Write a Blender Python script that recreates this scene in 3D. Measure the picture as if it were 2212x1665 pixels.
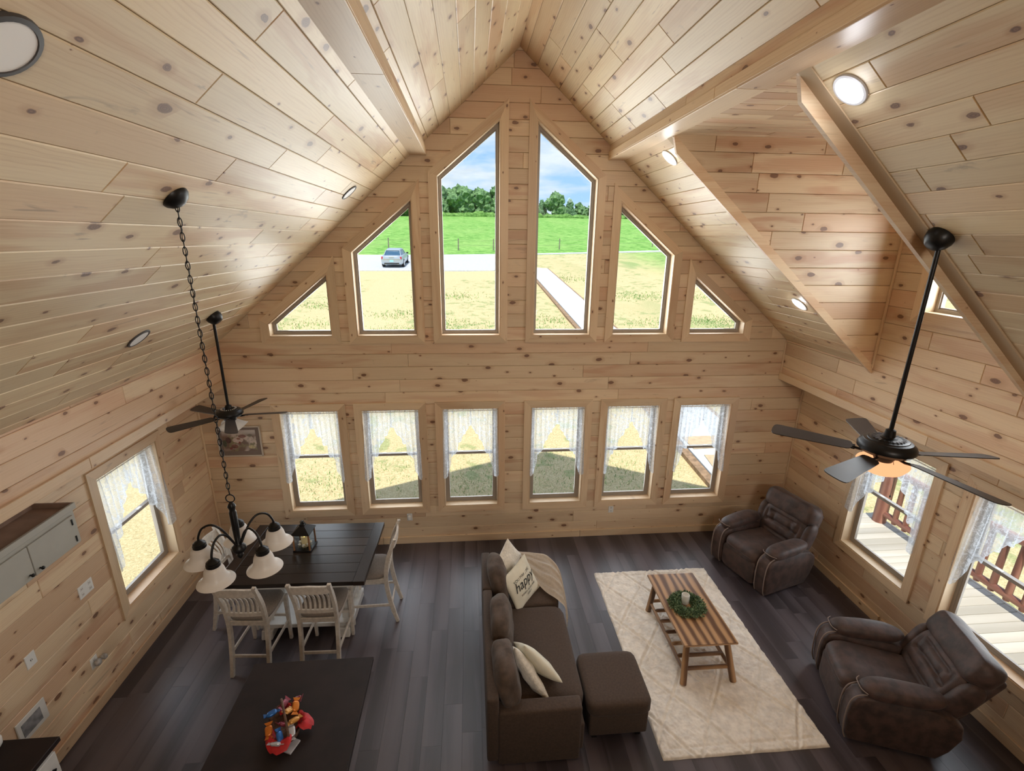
import bpy, bmesh, math, random
from mathutils import Vector, Matrix, noise
PI = math.pi
S = bpy.context.scene
C = S.collection
for _o in list(bpy.data.objects): bpy.data.objects.remove(_o)
def rad(a): return math.radians(a)

# ------------------------------------------------------------------ camera
cd = bpy.data.cameras.new('camera'); cam = bpy.data.objects.new('camera', cd); C.objects.link(cam)
cd.sensor_fit = 'HORIZONTAL'; cd.sensor_width = 36.0; cd.lens = 1036.334 / 2212 * 36; cd.clip_end = 2000
fw = Vector((0.0843215, 0.95212331, -0.29385556)); ri = Vector((0.99633764, -0.08476123, 0.01126248)); up = Vector((0.01418429, 0.29372902, 0.95578348))
CP = Vector((-0.5929, -6.1602, 4.2938))
M4 = Matrix((ri, up, -fw)).transposed().to_4x4(); M4.translation = CP; cam.matrix_world = M4
S.camera = cam
# ------------------------------------------------------------------ light and exposure
S.view_settings.view_transform = 'Standard'; S.view_settings.look = 'None'
S.view_settings.gamma = 1.0; S.view_settings.use_curve_mapping = False
S.view_settings.exposure = 0.55
try:
    S.cycles.max_bounces = 10; S.cycles.diffuse_bounces = 6; S.cycles.transparent_max_bounces = 24
    S.cycles.sample_clamp_indirect = 6.0; S.cycles.use_denoising = True; S.cycles.caustics_reflective = False; S.cycles.caustics_refractive = False
except Exception: pass
SKY = 0.86; SUN = 3.5
W = bpy.data.worlds.new('sky'); S.world = W; W.use_nodes = True
def sky_nodes():
    nt = W.node_tree; nt.nodes.clear(); N = nt.nodes.new; L = nt.links.new
    out = N('ShaderNodeOutputWorld'); bg = N('ShaderNodeBackground'); tc = N('ShaderNodeTexCoord')
    sep = N('ShaderNodeSeparateXYZ'); L(tc.outputs['Generated'], sep.inputs[0])
    gr = N('ShaderNodeValToRGB'); L(sep.outputs['Z'], gr.inputs[0])
    e = gr.color_ramp.elements
    e[0].position = 0.0; e[0].color = (.42, .66, .92, 1); e[1].position = .5; e[1].color = (.10, .30, .80, 1)
    # cloud layer projected on a plane overhead
    d = N('ShaderNodeMath'); d.operation = 'MAXIMUM'; L(sep.outputs['Z'], d.inputs[0]); d.inputs[1].default_value = .03
    ad = N('ShaderNodeMath'); ad.operation = 'ADD'; L(d.outputs[0], ad.inputs[0]); ad.inputs[1].default_value = .12
    dx = N('ShaderNodeMath'); dx.operation = 'DIVIDE'; L(sep.outputs['X'], dx.inputs[0]); L(ad.outputs[0], dx.inputs[1])
    dy = N('ShaderNodeMath'); dy.operation = 'DIVIDE'; L(sep.outputs['Y'], dy.inputs[0]); L(ad.outputs[0], dy.inputs[1])
    cb = N('ShaderNodeCombineXYZ'); L(dx.outputs[0], cb.inputs[0]); L(dy.outputs[0], cb.inputs[1])
    n1 = N('ShaderNodeTexNoise'); n1.inputs['Scale'].default_value = 1.5; n1.inputs['Detail'].default_value = 7; n1.inputs['Roughness'].default_value = .55
    L(cb.outputs[0], n1.inputs['Vector'])
    r1 = N('ShaderNodeValToRGB'); r1.color_ramp.elements[0].position = .36; r1.color_ramp.elements[1].position = .58; L(n1.outputs['Fac'], r1.inputs[0])
    n2 = N('ShaderNodeTexNoise'); n2.inputs['Scale'].default_value = 4; n2.inputs['Detail'].default_value = 5; L(cb.outputs[0], n2.inputs['Vector'])
    cc = N('ShaderNodeMix'); cc.data_type = 'RGBA'; L(n2.outputs['Fac'], cc.inputs[0])
    cc.inputs[6].default_value = (.50, .60, .72, 1); cc.inputs[7].default_value = (.86, .92, .97, 1)
    mx = N('ShaderNodeMix'); mx.data_type = 'RGBA'; L(r1.outputs[0], mx.inputs[0]); L(gr.outputs[0], mx.inputs[6]); L(cc.outputs[2], mx.inputs[7])
    L(mx.outputs[2], bg.inputs[0]); bg.inputs[1].default_value = SKY; L(bg.outputs[0], out.inputs[0])
sky_nodes()
def lamp(name, kind, loc, energy, color=(1, 1, 1), look=None, size=None, **kw):
    l = bpy.data.lights.new(name, kind); l.energy = energy; l.color = color
    if size is not None:
        if kind == 'AREA': l.shape = 'RECTANGLE'; l.size, l.size_y = size
        else: l.shadow_soft_size = size
    for k, v in kw.items(): setattr(l, k, v)
    o = bpy.data.objects.new(name, l); C.objects.link(o); o.location = loc
    if look is not None: o.rotation_euler = Vector(look).to_track_quat('-Z', 'Y').to_euler()
    return o
sun = lamp('sun', 'SUN', (0, -20, 40), SUN, (1.0, .95, .86), look=(1.0, 3.9, -7.2)); sun.data.angle = rad(.6)
# added area lamps just outside the gable and side glass, boosting the daylight
DAY = (.93, .96, 1.0); KW = 1.12
for sx in (-1, 1):
    for xc, zc, w, h, e in ((.60, 4.15, .74, 2.1, 15), (1.65, 3.75, .74, 1.3, 9), (2.66, 3.35, .6, .5, 3)):
        lamp('window_fill', 'AREA', (sx * xc, .30, zc), e * 1.45 * KW, DAY, look=(0, -1, .12), size=(w, h))
for xc in (-2.74, -1.683, -.614, .599, 1.667, 2.715):
    lamp('window_fill', 'AREA', (xc, .30, 1.35), 8.0 * KW, DAY, look=(0, -1, 0), size=(.74, 1.45))
lamp('window_fill', 'AREA', (-4.42, -1.36, 1.38), 7 * KW, DAY, look=(1, 0, 0), size=(.85, 1.4))
for yc in (-1.67, -2.98): lamp('window_fill', 'AREA', (4.42, yc, 1.38), 7.5 * KW, DAY, look=(-1, 0, 0), size=(.85, 1.4))
lamp('window_fill', 'AREA', (4.05, -2.33, 4.1), 24 * KW, DAY, look=(-1, 0, 0), size=(.85, .85))
# added area fill lights behind the viewer, above and under the loft floor
lamp('loft_fill', 'AREA', (.86, -8.6, 5.0), 66, (1.0, .93, .84), look=(0, 1, -.10), size=(1.2, 1.2))
lamp('kitchen_fill', 'AREA', (.86, -8.2, 2.3), 20, (1.0, .93, .85), look=(0, 1, -.5), size=(1.2, .6))

# ------------------------------------------------------------------ node helpers
class NB:
    def __init__(s, name):
        s.m = bpy.data.materials.new(name); s.m.use_nodes = True; s.nt = s.m.node_tree; s.nt.nodes.clear()
        s.out = s.nt.nodes.new('ShaderNodeOutputMaterial')
    def n(s, t, **kw):
        x = s.nt.nodes.new('ShaderNode' + t)
        for k, v in kw.items(): setattr(x, k, v)
        return x
    def l(s, a, b): s.nt.links.new(a, b)
    def val(s, sock, v):
        if isinstance(v, bpy.types.NodeSocket): s.l(v, sock)
        else: sock.default_value = v
    def math(s, op, a, b=None, c=None, clamp=False):
        x = s.n('Math', operation=op, use_clamp=clamp); s.val(x.inputs[0], a)
        if b is not None: s.val(x.inputs[1], b)
        if c is not None: s.val(x.inputs[2], c)
        return x.outputs[0]
    def vmul(s, v, k):
        x = s.n('VectorMath', operation='MULTIPLY'); s.val(x.inputs[0], v); x.inputs[1].default_value = k; return x.outputs[0]
    def mix(s, f, a, b, mode='MIX'):
        x = s.n('Mix', data_type='RGBA', blend_type=mode); s.val(x.inputs[0], f)
        for i, v in ((6, a), (7, b)):
            if isinstance(v, bpy.types.NodeSocket): s.l(v, x.inputs[i])
            else: x.inputs[i].default_value = (*v, 1) if len(v) == 3 else v
        return x.outputs[2]
    def noise(s, v, sc, det=3, rough=.5, dist=0, out='Fac'):
        x = s.n('TexNoise'); s.l(v, x.inputs['Vector']); x.inputs['Scale'].default_value = sc; x.inputs['Detail'].default_value = det
        x.inputs['Roughness'].default_value = rough; x.inputs['Distortion'].default_value = dist; return x.outputs[out]
    def ramp(s, f, a, b, ca=0, cb=1):
        x = s.n('MapRange'); x.interpolation_type = 'SMOOTHSTEP'; s.val(x.inputs[0], f)
        for i, v in enumerate((a, b, ca, cb)): s.val(x.inputs[i + 1], v)
        return x.outputs[0]
    def bump(s, h, dist=.002, st=.5, nrm=None):
        x = s.n('Bump'); x.inputs['Strength'].default_value = st; x.inputs['Distance'].default_value = dist; s.l(h, x.inputs['Height'])
        if nrm is not None: s.l(nrm, x.inputs['Normal'])
        return x.outputs[0]
    def bsdf(s, col, rough=.5, metal=0, nrm=None, **kw):
        x = s.n('BsdfPrincipled'); 
        if isinstance(col, bpy.types.NodeSocket): s.l(col, x.inputs['Base Color'])
        else: x.inputs['Base Color'].default_value = (*col, 1)
        s.val(x.inputs['Roughness'], rough); x.inputs['Metallic'].default_value = metal
        if nrm is not None: s.l(nrm, x.inputs['Normal'])
        for k, v in kw.items(): s.val(x.inputs[k.replace('_', ' ')], v)
        s.l(x.outputs[0], s.out.inputs[0]); return x
    def uv(s): return s.n('UVMap').outputs[0]
    def gen(s): return s.n('TexCoord').outputs['Object']
    def rnd(s): return s.n('ObjectInfo').outputs['Random']

def m_plain(name, col, rough=.5, metal=0, var=0, vs=8, bump=0, bs=60, **kw):
    b = NB(name); c = col; nr = None; g = b.gen()
    if var: 
        f = b.noise(g, vs, 4); c = b.mix(b.ramp(f, .3, .7), tuple(x * (1 - var) for x in col), tuple(min(1, x * (1 + var)) for x in col))
    if bump: nr = b.bump(b.noise(g, bs, 4), bump, .6)
    b.bsdf(c, rough, metal, nr, **kw); return b.m

def m_pine(name, cream=(.72, .56, .375), pink=(.60, .375, .24), rough=.42, knots=1.0, stain=.0, dark=1.0):
    b = NB(name); uv = b.uv(); rn = b.rnd()
    broad = b.noise(b.vmul(uv, (.9, 7, 1)), 1.0, 3, .55, .4)
    f = b.ramp(broad, .43, .63)
    heart = b.math('MULTIPLY', f, b.ramp(rn, .10, .95, .12, 1.0))
    col = b.mix(heart, cream, pink); r3 = b.math('FRACT', b.math('MULTIPLY', rn, 13.7)); col = b.mix(b.ramp(r3, .70, .92, 0, .55), col, pink)
    # growth lines
    wv = b.n('TexWave', wave_type='BANDS', bands_direction='Y', wave_profile='SAW'); b.l(b.vmul(uv, (.35, 1, 1)), wv.inputs['Vector'])
    wv.inputs['Scale'].default_value = 16; wv.inputs['Distortion'].default_value = 7; wv.inputs['Detail'].default_value = 2; wv.inputs['Detail Scale'].default_value = .6
    gl = b.ramp(wv.outputs['Fac'], .55, 1.0)
    col = b.mix(b.math('MULTIPLY', b.math('MULTIPLY', gl, .30), b.ramp(broad, .35, .65, .25, 1)), col, (.50, .30, .15))
    fine = b.noise(b.vmul(uv, (2.2, 70, 1)), 1.0, 3)
    col = b.mix(b.math('MULTIPLY', b.ramp(fine, .45, .75), .18), col, (.45, .28, .15))
    # knots
    vo = b.n('TexVoronoi', voronoi_dimensions='2D'); b.l(b.vmul(uv, (3.1, 5.4, 1)), vo.inputs['Vector']); vo.inputs['Scale'].default_value = 1
    sc = b.n('SeparateColor'); b.l(vo.outputs['Color'], sc.inputs[0])
    size = b.math('MULTIPLY', b.math('MAXIMUM', b.math('SUBTRACT', b.math('POWER', sc.outputs[0], 1.6), .20), 0.0), .185 * knots)
    wob = b.math('ADD', b.math('MULTIPLY', b.math('SUBTRACT', b.noise(uv, 30, 2), .5), .07), b.math('MULTIPLY', b.math('SUBTRACT', b.noise(uv, 9, 1), .5), .07))
    d = b.math('ADD', vo.outputs['Distance'], wob)
    halo = b.ramp(d, b.math('MULTIPLY', size, 2.6), size)
    km = b.ramp(d, size, b.math('MULTIPLY', size, .72))
    ring = b.math('SINE', b.math('MULTIPLY', d, 150.0))
    kc = b.mix(b.ramp(ring, -1, 1, .0, .55), (.13 * dark, .060 * dark, .035 * dark), (.30 * dark, .15 * dark, .085 * dark))
    on = b.ramp(size, .001, .006)
    col = b.mix(b.math('MULTIPLY', b.math('MULTIPLY', halo, on), .40), col, (.42, .22, .11))
    col = b.mix(b.math('MULTIPLY', b.math('MULTIPLY', km, on), .92), col, kc)
    # pitch streaks and stain
    st = b.noise(b.vmul(uv, (2.2, 16, 1)), 1.0, 3, .6, .8)
    col = b.mix(b.math('MULTIPLY', b.ramp(st, .64, .76), .45 + stain), col, (.30, .20, .13)); sg = b.noise(b.vmul(uv, (2.6, 6, 1)), 1.0, 4, .6, 1.2); col = b.mix(b.math('MULTIPLY', b.ramp(sg, .66, .76), .20 + stain * 2), col, (.26, .20, .15))
    br = b.n('HueSaturation'); b.l(col, br.inputs['Color']); r2 = b.math('FRACT', b.math('MULTIPLY', rn, 7.31)); b.l(b.ramp(r2, 0, 1, .87, 1.07), br.inputs['Value'])
    nr = b.bump(fine, .0006, .4)
    b.bsdf(br.outputs[0], rough, 0, nr); return b.m
MP = m_pine('pine_plank'); MPC = m_pine('pine_ceiling_plank', (.75, .605, .39), (.64, .44, .26), .40, 1.0, .15)
MT = m_pine('pine_trim', (.71, .545, .36), (.62, .42, .26), .40, .45)

def m_wood(name, a, c, rough=.45, sx=1, sy=14, wsc=6, wd=6, spec=.5, var=.18):
    b = NB(name); v = b.uv(); n1 = b.noise(b.vmul(v, (sx, sy, 1)), 1.0, 5, .6, .5)
    wv = b.n('TexWave', bands_direction='Y', wave_profile='SIN'); b.l(b.vmul(v, (.3, 1, 1)), wv.inputs['Vector'])
    wv.inputs['Scale'].default_value = wsc; wv.inputs['Distortion'].default_value = wd; wv.inputs['Detail'].default_value = 3
    f = b.math('ADD', b.math('MULTIPLY', n1, .6), b.math('MULTIPLY', wv.outputs['Fac'], .4))
    col = b.mix(b.ramp(f, .3, .72), a, c)
    h = b.n('HueSaturation'); b.l(col, h.inputs['Color']); b.l(b.ramp(b.rnd(), 0, 1, 1 - var, 1 + var), h.inputs['Value'])
    b.bsdf(h.outputs[0], rough, 0, b.bump(n1, .001, .3), Specular_IOR_Level=spec); return b.m
MFLOOR = m_wood('dark_vinyl_floor', (.044, .034, .038), (.100, .082, .092), .40, .8, 11, .8, 5, .6, .05)
MDTOP = m_wood('dark_tabletop', (.014, .009, .007), (.030, .020, .015), .36, 1.5, 20, .6, 4)
MISL = m_plain('espresso_countertop', (.017, .010, .009), .62, var=.25, vs=5, Specular_IOR_Level=.3)
MACA = m_wood('acacia_wood', (.11, .050, .022), (.42, .245, .12), .38, .5, 21, 3.4, 5)
MLOG = m_wood('stained_log', (.22, .085, .06), (.36, .17, .12), .5, 1, 8, 3, 3)
MDECK = m_wood('deck_board', (.50, .46, .39), (.58, .54, .47), .7, 1, 9, 1, 4)
MLANT = m_wood('lantern_wood', (.16, .07, .03), (.32, .16, .07), .5)
MWHITEW = m_plain('whitewashed_wood', (.62, .57, .51), .5, var=.10, vs=30)
MWHITEW2 = m_plain('white_painted_wood', (.66, .65, .62), .45, var=.05)
MSEAT = m_plain('linen_seat_fabric', (.23, .195, .17), .9, var=.12, vs=90, bump=.001, bs=400)
MBLACK = m_plain('oil_rubbed_bronze', (.012, .011, .011), .38, .5, var=.2)
MBLADE = m_plain('dark_fan_blade', (.030, .024, .022), .42, var=.25, vs=5)
MSOFA = m_plain('brown_sofa_fabric', (.066, .042, .029), .9, var=.13, vs=60, bump=.0012, bs=500, Sheen_Weight=.06)
MSOFA2 = m_plain('brown_plush_cushion', (.080, .053, .038), .9, var=.25, vs=14, bump=.005, bs=22, Sheen_Weight=.08)
MREC = m_plain('brown_suede', (.056, .030, .023), .58, var=.42, vs=11, bump=.003, bs=30, Sheen_Weight=.10)
MPIPE = m_plain('taupe_piping', (.24, .18, .15), .8)
MTAUPE = m_plain('taupe_vinyl_frame', (.30, .26, .22), .4)
MWHITE = m_plain('white_plastic', (.72, .72, .70), .4)
MCREAM = m_plain('cream_cotton', (.74, .70, .57), .9, var=.06, vs=9, bump=.003, bs=14)
MBLANK = m_plain('cream_throw_knit', (.78, .68, .56), .95, var=.06, vs=50, bump=.004, bs=220, Sheen_Weight=.3)
MFUR = m_plain('white_faux_fur', (.78, .73, .64), .95, var=.10, vs=40, bump=.010, bs=60, Sheen_Weight=.4)
MINK = m_plain('black_print', (.02, .02, .02), .8)
MGREIGE = m_plain('greige_cabinet_paint', (.37, .36, .32), .5, var=.03)
MDUST = m_plain('raw_cabinet_top', (.30, .20, .15), .8, var=.15, vs=6)
MRIM = m_plain('dark_trim_ring', (.05, .045, .045), .5)
def m_emit(name, col, st):
    b = NB(name); e = b.n('Emission'); e.inputs[0].default_value = (*col, 1); e.inputs[1].default_value = st; b.l(e.outputs[0], b.out.inputs[0]); return b.m
MLENSON = m_emit('lit_lens', (.93, .96, 1.0), 14); MLENSOFF = m_plain('unlit_lens', (.85, .84, .82), .35)
MBOWL = m_emit('lit_amber_glass', (1.0, .46, .22), .86)
MFLAME = m_emit('flame', (1, .7, .25), 4)
def m_trans(name, col, tr, rough=.4, fac=.35):
    b = NB(name); d = b.n('BsdfPrincipled'); d.inputs['Base Color'].default_value = (*col, 1); d.inputs['Roughness'].default_value = rough
    t = b.n('BsdfTranslucent'); t.inputs[0].default_value = (*tr, 1); m = b.n('MixShader'); m.inputs[0].default_value = fac
    b.l(d.outputs[0], m.inputs[1]); b.l(t.outputs[0], m.inputs[2]); b.l(m.outputs[0], b.out.inputs[0]); return b.m
MFROST = m_trans('frosted_glass', (.80, .77, .74), (.95, .90, .84), .35, .4)
MWAX = m_trans('ivory_wax', (.80, .70, .45), (.9, .75, .45), .5, .3); MWAXW = m_trans('white_wax', (.78, .77, .72), (.8, .8, .75), .5, .2)
def m_glass():
    b = NB('window_glass'); t = b.n('BsdfTransparent'); t.inputs[0].default_value = (.97, .985, .98, 1); g = b.n('BsdfGlossy'); g.inputs['Roughness'].default_value = .0
    lw = b.n('LayerWeight'); lw.inputs[0].default_value = .5; f = b.math('ADD', b.math('MULTIPLY', b.math('POWER', lw.outputs['Facing'], 5.0), .85), .014)
    m = b.n('MixShader'); b.l(f, m.inputs[0]); b.l(t.outputs[0], m.inputs[1]); b.l(g.outputs[0], m.inputs[2]); b.l(m.outputs[0], b.out.inputs[0]); return b.m
MGLASS = m_glass()
def m_lace():
    b = NB('white_lace'); uv = b.uv()
    n = b.noise(uv, 10, 2, .5, 2.2); flower = b.ramp(b.math('ABSOLUTE', b.math('SUBTRACT', n, .5)), .055, .02)
    v2 = b.n('TexVoronoi', voronoi_dimensions='2D'); b.l(b.vmul(uv, (12, 12, 1)), v2.inputs['Vector']); v2.inputs['Scale'].default_value = 1
    petal = b.ramp(v2.outputs['Distance'], .30, .22); big = b.ramp(b.noise(uv, 6, 2), .5, .58)
    dens = b.math('MAXIMUM', b.math('MULTIPLY', flower, .85), b.math('MULTIPLY', petal, b.math('ADD', b.math('MULTIPLY', big, .35), .55)))
    dens = b.math('MAXIMUM', dens, .48)
    at = b.n('Attribute'); at.attribute_name = 'hem'; dens = b.math('MAXIMUM', dens, at.outputs['Fac'])
    d = b.n('BsdfDiffuse'); d.inputs[0].default_value = (.74, .77, .81, 1); t = b.n('BsdfTranslucent'); t.inputs[0].default_value = (.60, .64, .70, 1)
    m1 = b.n('MixShader'); m1.inputs[0].default_value = .5; b.l(d.outputs[0], m1.inputs[1]); b.l(t.outputs[0], m1.inputs[2])
    tr = b.n('BsdfTransparent'); m2 = b.n('MixShader'); b.l(dens, m2.inputs[0]); b.l(tr.outputs[0], m2.inputs[1]); b.l(m1.outputs[0], m2.inputs[2]); b.l(m2.outputs[0], b.out.inputs[0]); return b.m
MLACE = m_lace()

# ------------------------------------------------------------------ object helpers
def tag(o, label=None, cat=None, group=None, kind=None):
    if label: o['label'] = label
    if cat: o['category'] = cat
    if group: o['group'] = group
    if kind: o['kind'] = kind
    return o
def thing(name, label, cat, loc=(0, 0, 0), rz=0, group=None, kind=None):
    o = bpy.data.objects.new(name, None); C.objects.link(o); o.location = loc; o.rotation_euler = (0, 0, rz); o.empty_display_size = .1
    return tag(o, label, cat, group, kind)
def struct(name, loc=(0, 0, 0)):
    o = bpy.data.objects.new(name, None); C.objects.link(o); o.location = loc; o['kind'] = 'structure'; return o
def finish(me, name, mat, parent=None, smooth=None, world=False):
    for m in (mat if isinstance(mat, (list, tuple)) else [mat]): me.materials.append(m)
    if world and parent is not None: me.transform(Matrix.Translation(-parent.location))
    if smooth is not None:
        me.shade_smooth()
        if smooth < 170: me.set_sharp_from_angle(angle=rad(smooth))
    o = bpy.data.objects.new(name, me); C.objects.link(o)
    if parent is not None: o.parent = parent
    return o
def obj(name, bm, mat, parent=None, smooth=None, world=False, recalc=True):
    if recalc: bmesh.ops.recalc_face_normals(bm, faces=bm.faces)
    me = bpy.data.meshes.new(name); bm.to_mesh(me); bm.free()
    return finish(me, name, mat, parent, smooth, world)
def B(): return bmesh.new()
def dup(o, parent=None, deep=True):
    c = o.copy(); C.objects.link(c); c.parent = parent
    for ch in list(o.children): dup(ch, c)
    return c
def rot(z=0, x=0, y=0): return Matrix.Rotation(z, 4, 'Z') @ Matrix.Rotation(y, 4, 'Y') @ Matrix.Rotation(x, 4, 'X')
def uvbox(bm, faces, M=None, rs=0):
    """metric box-mapped UVs, u along the longest side"""
    uvl = bm.loops.layers.uv.verify(); vs = {v for f in faces for v in f.verts}
    if M is not None: Mi = M.inverted()
    P = {v: (Mi @ v.co if M is not None else v.co) for v in vs}
    ext = [max(p[i] for p in P.values()) - min(p[i] for p in P.values()) for i in range(3)]; la = ext.index(max(ext))
    ox, oy = random.uniform(0, 40), random.uniform(0, 40)
    for f in faces:
        pts = [P[v] for v in f.verts]; n = (pts[1] - pts[0]).cross(pts[2] - pts[1]); na = max(range(3), key=lambda i: abs(n[i]))
        ax = [i for i in range(3) if i != na]
        if la in ax: ax = [la] + [i for i in ax if i != la]
        for lp, p in zip(f.loops, pts): lp[uvl].uv = (p[ax[0]] + ox, p[ax[1]] + oy + (na * .37))
def box(bm, c, s, M=None, bev=0, seg=1, taper=None):
    for f in bm.faces: f.tag = True
    T = Matrix.Translation(Vector(c)) @ (M or Matrix()) @ Matrix.Diagonal((s[0], s[1], s[2], 1))
    r = bmesh.ops.create_cube(bm, size=1, matrix=T); vs = r['verts']
    if taper:   # scale the low end in x, y
        A = (M or Matrix()).to_3x3()
        for v in vs:
            p = A.inverted() @ (v.co - Vector(c))
            if p.z < 0: p.x *= taper[0]; p.y *= taper[1]
            v.co = A @ p + Vector(c)
    fs = list({f for v in vs for f in v.link_faces})
    if bev > 0:
        es = list({e for v in vs for e in v.link_edges})
        bmesh.ops.bevel(bm, geom=es, offset=bev, segments=seg, affect='EDGES', profile=.5)
        fs = [f for f in bm.faces if not f.tag]
    uvbox(bm, fs, Matrix.Translation(Vector(c)) @ (M or Matrix())); return fs
def ortho(d):
    d = d.normalized(); a = Vector((0, 0, 1)) if abs(d.z) < .9 else Vector((1, 0, 0)); u = d.cross(a).normalized(); return u, d.cross(u)
def ringfaces(bm, rings, close=True, cap=True):
    for a, b in zip(rings[:-1], rings[1:]):
        n = len(a)
        for i in range(n if close else n - 1): bm.faces.new((a[i], a[(i + 1) % n], b[(i + 1) % n], b[i]))
    if cap:
        if len(rings[0]) > 2: bm.faces.new(rings[0][::-1])
        if len(rings[-1]) > 2: bm.faces.new(rings[-1])
def cyl(bm, p0, p1, r0, r1=None, n=12, cap=True, mid=None):
    p0, p1 = Vector(p0), Vector(p1); r1 = r0 if r1 is None else r1; u, v = ortho(p1 - p0); rings = []
    prof = [(0, r0), (1, r1)] if mid is None else [(0, r0)] + list(mid) + [(1, r1)]
    uvl = bm.loops.layers.uv.verify(); nf = len(bm.faces)
    for t, r in prof:
        c = p0.lerp(p1, t); rings.append([bm.verts.new(c + (u * math.cos(k * 2 * PI / n) + v * math.sin(k * 2 * PI / n)) * r) for k in range(n)])
    ringfaces(bm, rings, cap=cap)
    bm.faces.ensure_lookup_table(); L = (p1 - p0).length; d = (p1 - p0) / L; o = random.uniform(0, 9)
    for f in bm.faces[nf:]:
        for lp in f.loops:
            w = lp.vert.co - p0; a = math.atan2(w.dot(v), w.dot(u)); lp[uvl].uv = (w.dot(d) + o, a * r0 + o)
def lathe(bm, prof, n=24, M=None, cap=False):
    M = M or Matrix(); rings = []
    for r, z in prof: rings.append([bm.verts.new(M @ Vector((r * math.cos(k * 2 * PI / n), r * math.sin(k * 2 * PI / n), z))) for k in range(n)])
    ringfaces(bm, rings, cap=cap)
def tube(bm, pts, r, n=8, closed=False, rf=None):
    pts = [Vector(p) for p in pts]; rings = []; m = len(pts); u = None
    for i, p in enumerate(pts):
        a = pts[(i - 1) % m] if closed or i else pts[0]; b = pts[(i + 1) % m] if closed or i < m - 1 else pts[-1]
        d = (b - a).normalized()
        if u is None: u, _ = ortho(d)
        u = (u - d * u.dot(d)).normalized(); v = d.cross(u); rr = rf(i / (m - 1)) * r if rf else r
        rings.append([bm.verts.new(p + (u * math.cos(k * 2 * PI / n) + v * math.sin(k * 2 * PI / n)) * rr) for k in range(n)])
    if closed: ringfaces(bm, rings + [rings[0]], cap=False)
    else: ringfaces(bm, rings)
def sweep(bm, pts, wx, th):
    """rectangular bar along a path in the yz plane; wx wide in x, th thick"""
    pts = [Vector(p) for p in pts]; rings = []
    for i, p in enumerate(pts):
        d = (pts[min(i + 1, len(pts) - 1)] - pts[max(i - 1, 0)]).normalized(); nn = Vector((1, 0, 0)).cross(d).normalized()
        w = wx[i] if isinstance(wx, (list, tuple)) else wx; t = th[i] if isinstance(th, (list, tuple)) else th
        rings.append([bm.verts.new(p + Vector((a * w / 2, 0, 0)) + nn * b * t / 2) for a, b in ((-1, -1), (1, -1), (1, 1), (-1, 1))])
    ringfaces(bm, rings)
def spl(pts, n=6):
    """Catmull-Rom"""
    P = [Vector(p) for p in pts]; out = []
    for i in range(len(P) - 1):
        a, b, c, d = P[max(i - 1, 0)], P[i], P[i + 1], P[min(i + 2, len(P) - 1)]
        for k in range(n):
            t = k / n; out.append(.5 * ((2 * b) + (c - a) * t + (2 * a - 5 * b + 4 * c - d) * t * t + (3 * b - a - 3 * c + d) * t ** 3))
    return out + [P[-1]]
def soft(bm, c, s, k=5, cuts=7, M=None, amp=0, fr=6, disp=None, seed=0):
    """soft cushion block: cube pushed to a superellipsoid, optional displacement disp(p)->scale of p"""
    T = B(); bmesh.ops.create_cube(T, size=2); bmesh.ops.subdivide_edges(T, edges=T.edges, cuts=cuts, use_grid_fill=True)
    kk = k if isinstance(k, (tuple, list)) else (k, k, k); A = Matrix.Translation(Vector(c)) @ (M or Matrix()); vm = {}
    for v in T.verts:
        p = v.co.copy(); e = max(kk); nrm = (abs(p.x) ** kk[0] + abs(p.y) ** kk[1] + abs(p.z) ** kk[2]) ** (1 / (sum(kk) / 3)); q = p / nrm
        if disp: q = disp(q, p)
        w = Vector((q.x * s[0] / 2, q.y * s[1] / 2, q.z * s[2] / 2))
        if amp: w += p.normalized() * amp * noise.noise(w * fr + Vector((seed * 7.3, seed, 0)))
        vm[v] = bm.verts.new(A @ w)
    for f in T.faces: bm.faces.new([vm[v] for v in f.verts])
    T.free()
def extr(bm, prof, x0, x1, bev=.01, seg=2):
    """extrude a (y,z) profile along x"""
    n = len(prof); a = [bm.verts.new((x0, y, z)) for y, z in prof]; b = [bm.verts.new((x1, y, z)) for y, z in prof]
    f1 = bm.faces.new(a[::-1]); f2 = bm.faces.new(b)
    for i in range(n): bm.faces.new((a[i], a[(i + 1) % n], b[(i + 1) % n], b[i]))
    if bev: bmesh.ops.bevel(bm, geom=list(set(f1.edges) | set(f2.edges)), offset=bev, segments=seg, affect='EDGES', profile=.5)

# ------------------------------------------------------------------ planked surfaces
class Fr:
    def __init__(s, O, U, V, N): s.O, s.U, s.V, s.N = map(Vector, (O, U, V, N)); s.flip = s.U.cross(s.V).dot(s.N) < 0
    def at(s, u, v, n=0): return s.O + s.U * u + s.V * v + s.N * n
def clip(P, a, b, c):
    out = []
    for i in range(len(P)):
        p, q = P[i], P[(i + 1) % len(P)]; dp, dq = a * p[0] + b * p[1] - c, a * q[0] + b * q[1] - c
        if dp <= 0: out.append(p)
        if (dp < 0 < dq) or (dq < 0 < dp): t = dp / (dp - dq); out.append((p[0] + (q[0] - p[0]) * t, p[1] + (q[1] - p[1]) * t))
    return out
def area(P): return .5 * sum(P[i][0] * P[(i + 1) % len(P)][1] - P[(i + 1) % len(P)][0] * P[i][1] for i in range(len(P)))
def hp(P):
    """half planes (a,b,c): inside a*u+b*v<=c, for a CCW convex polygon; upright edges first"""
    out = []
    for i in range(len(P)):
        (x0, y0), (x1, y1) = P[i], P[(i + 1) % len(P)]; a, b = y1 - y0, x0 - x1; out.append((a, b, a * x0 + b * y0))
    return sorted(out, key=lambda h: abs(h[1]))
def inter(P, Q):
    for a, b, c in hp(Q):
        P = clip(P, a, b, c)
        if len(P) < 3: return []
    return P
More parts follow.
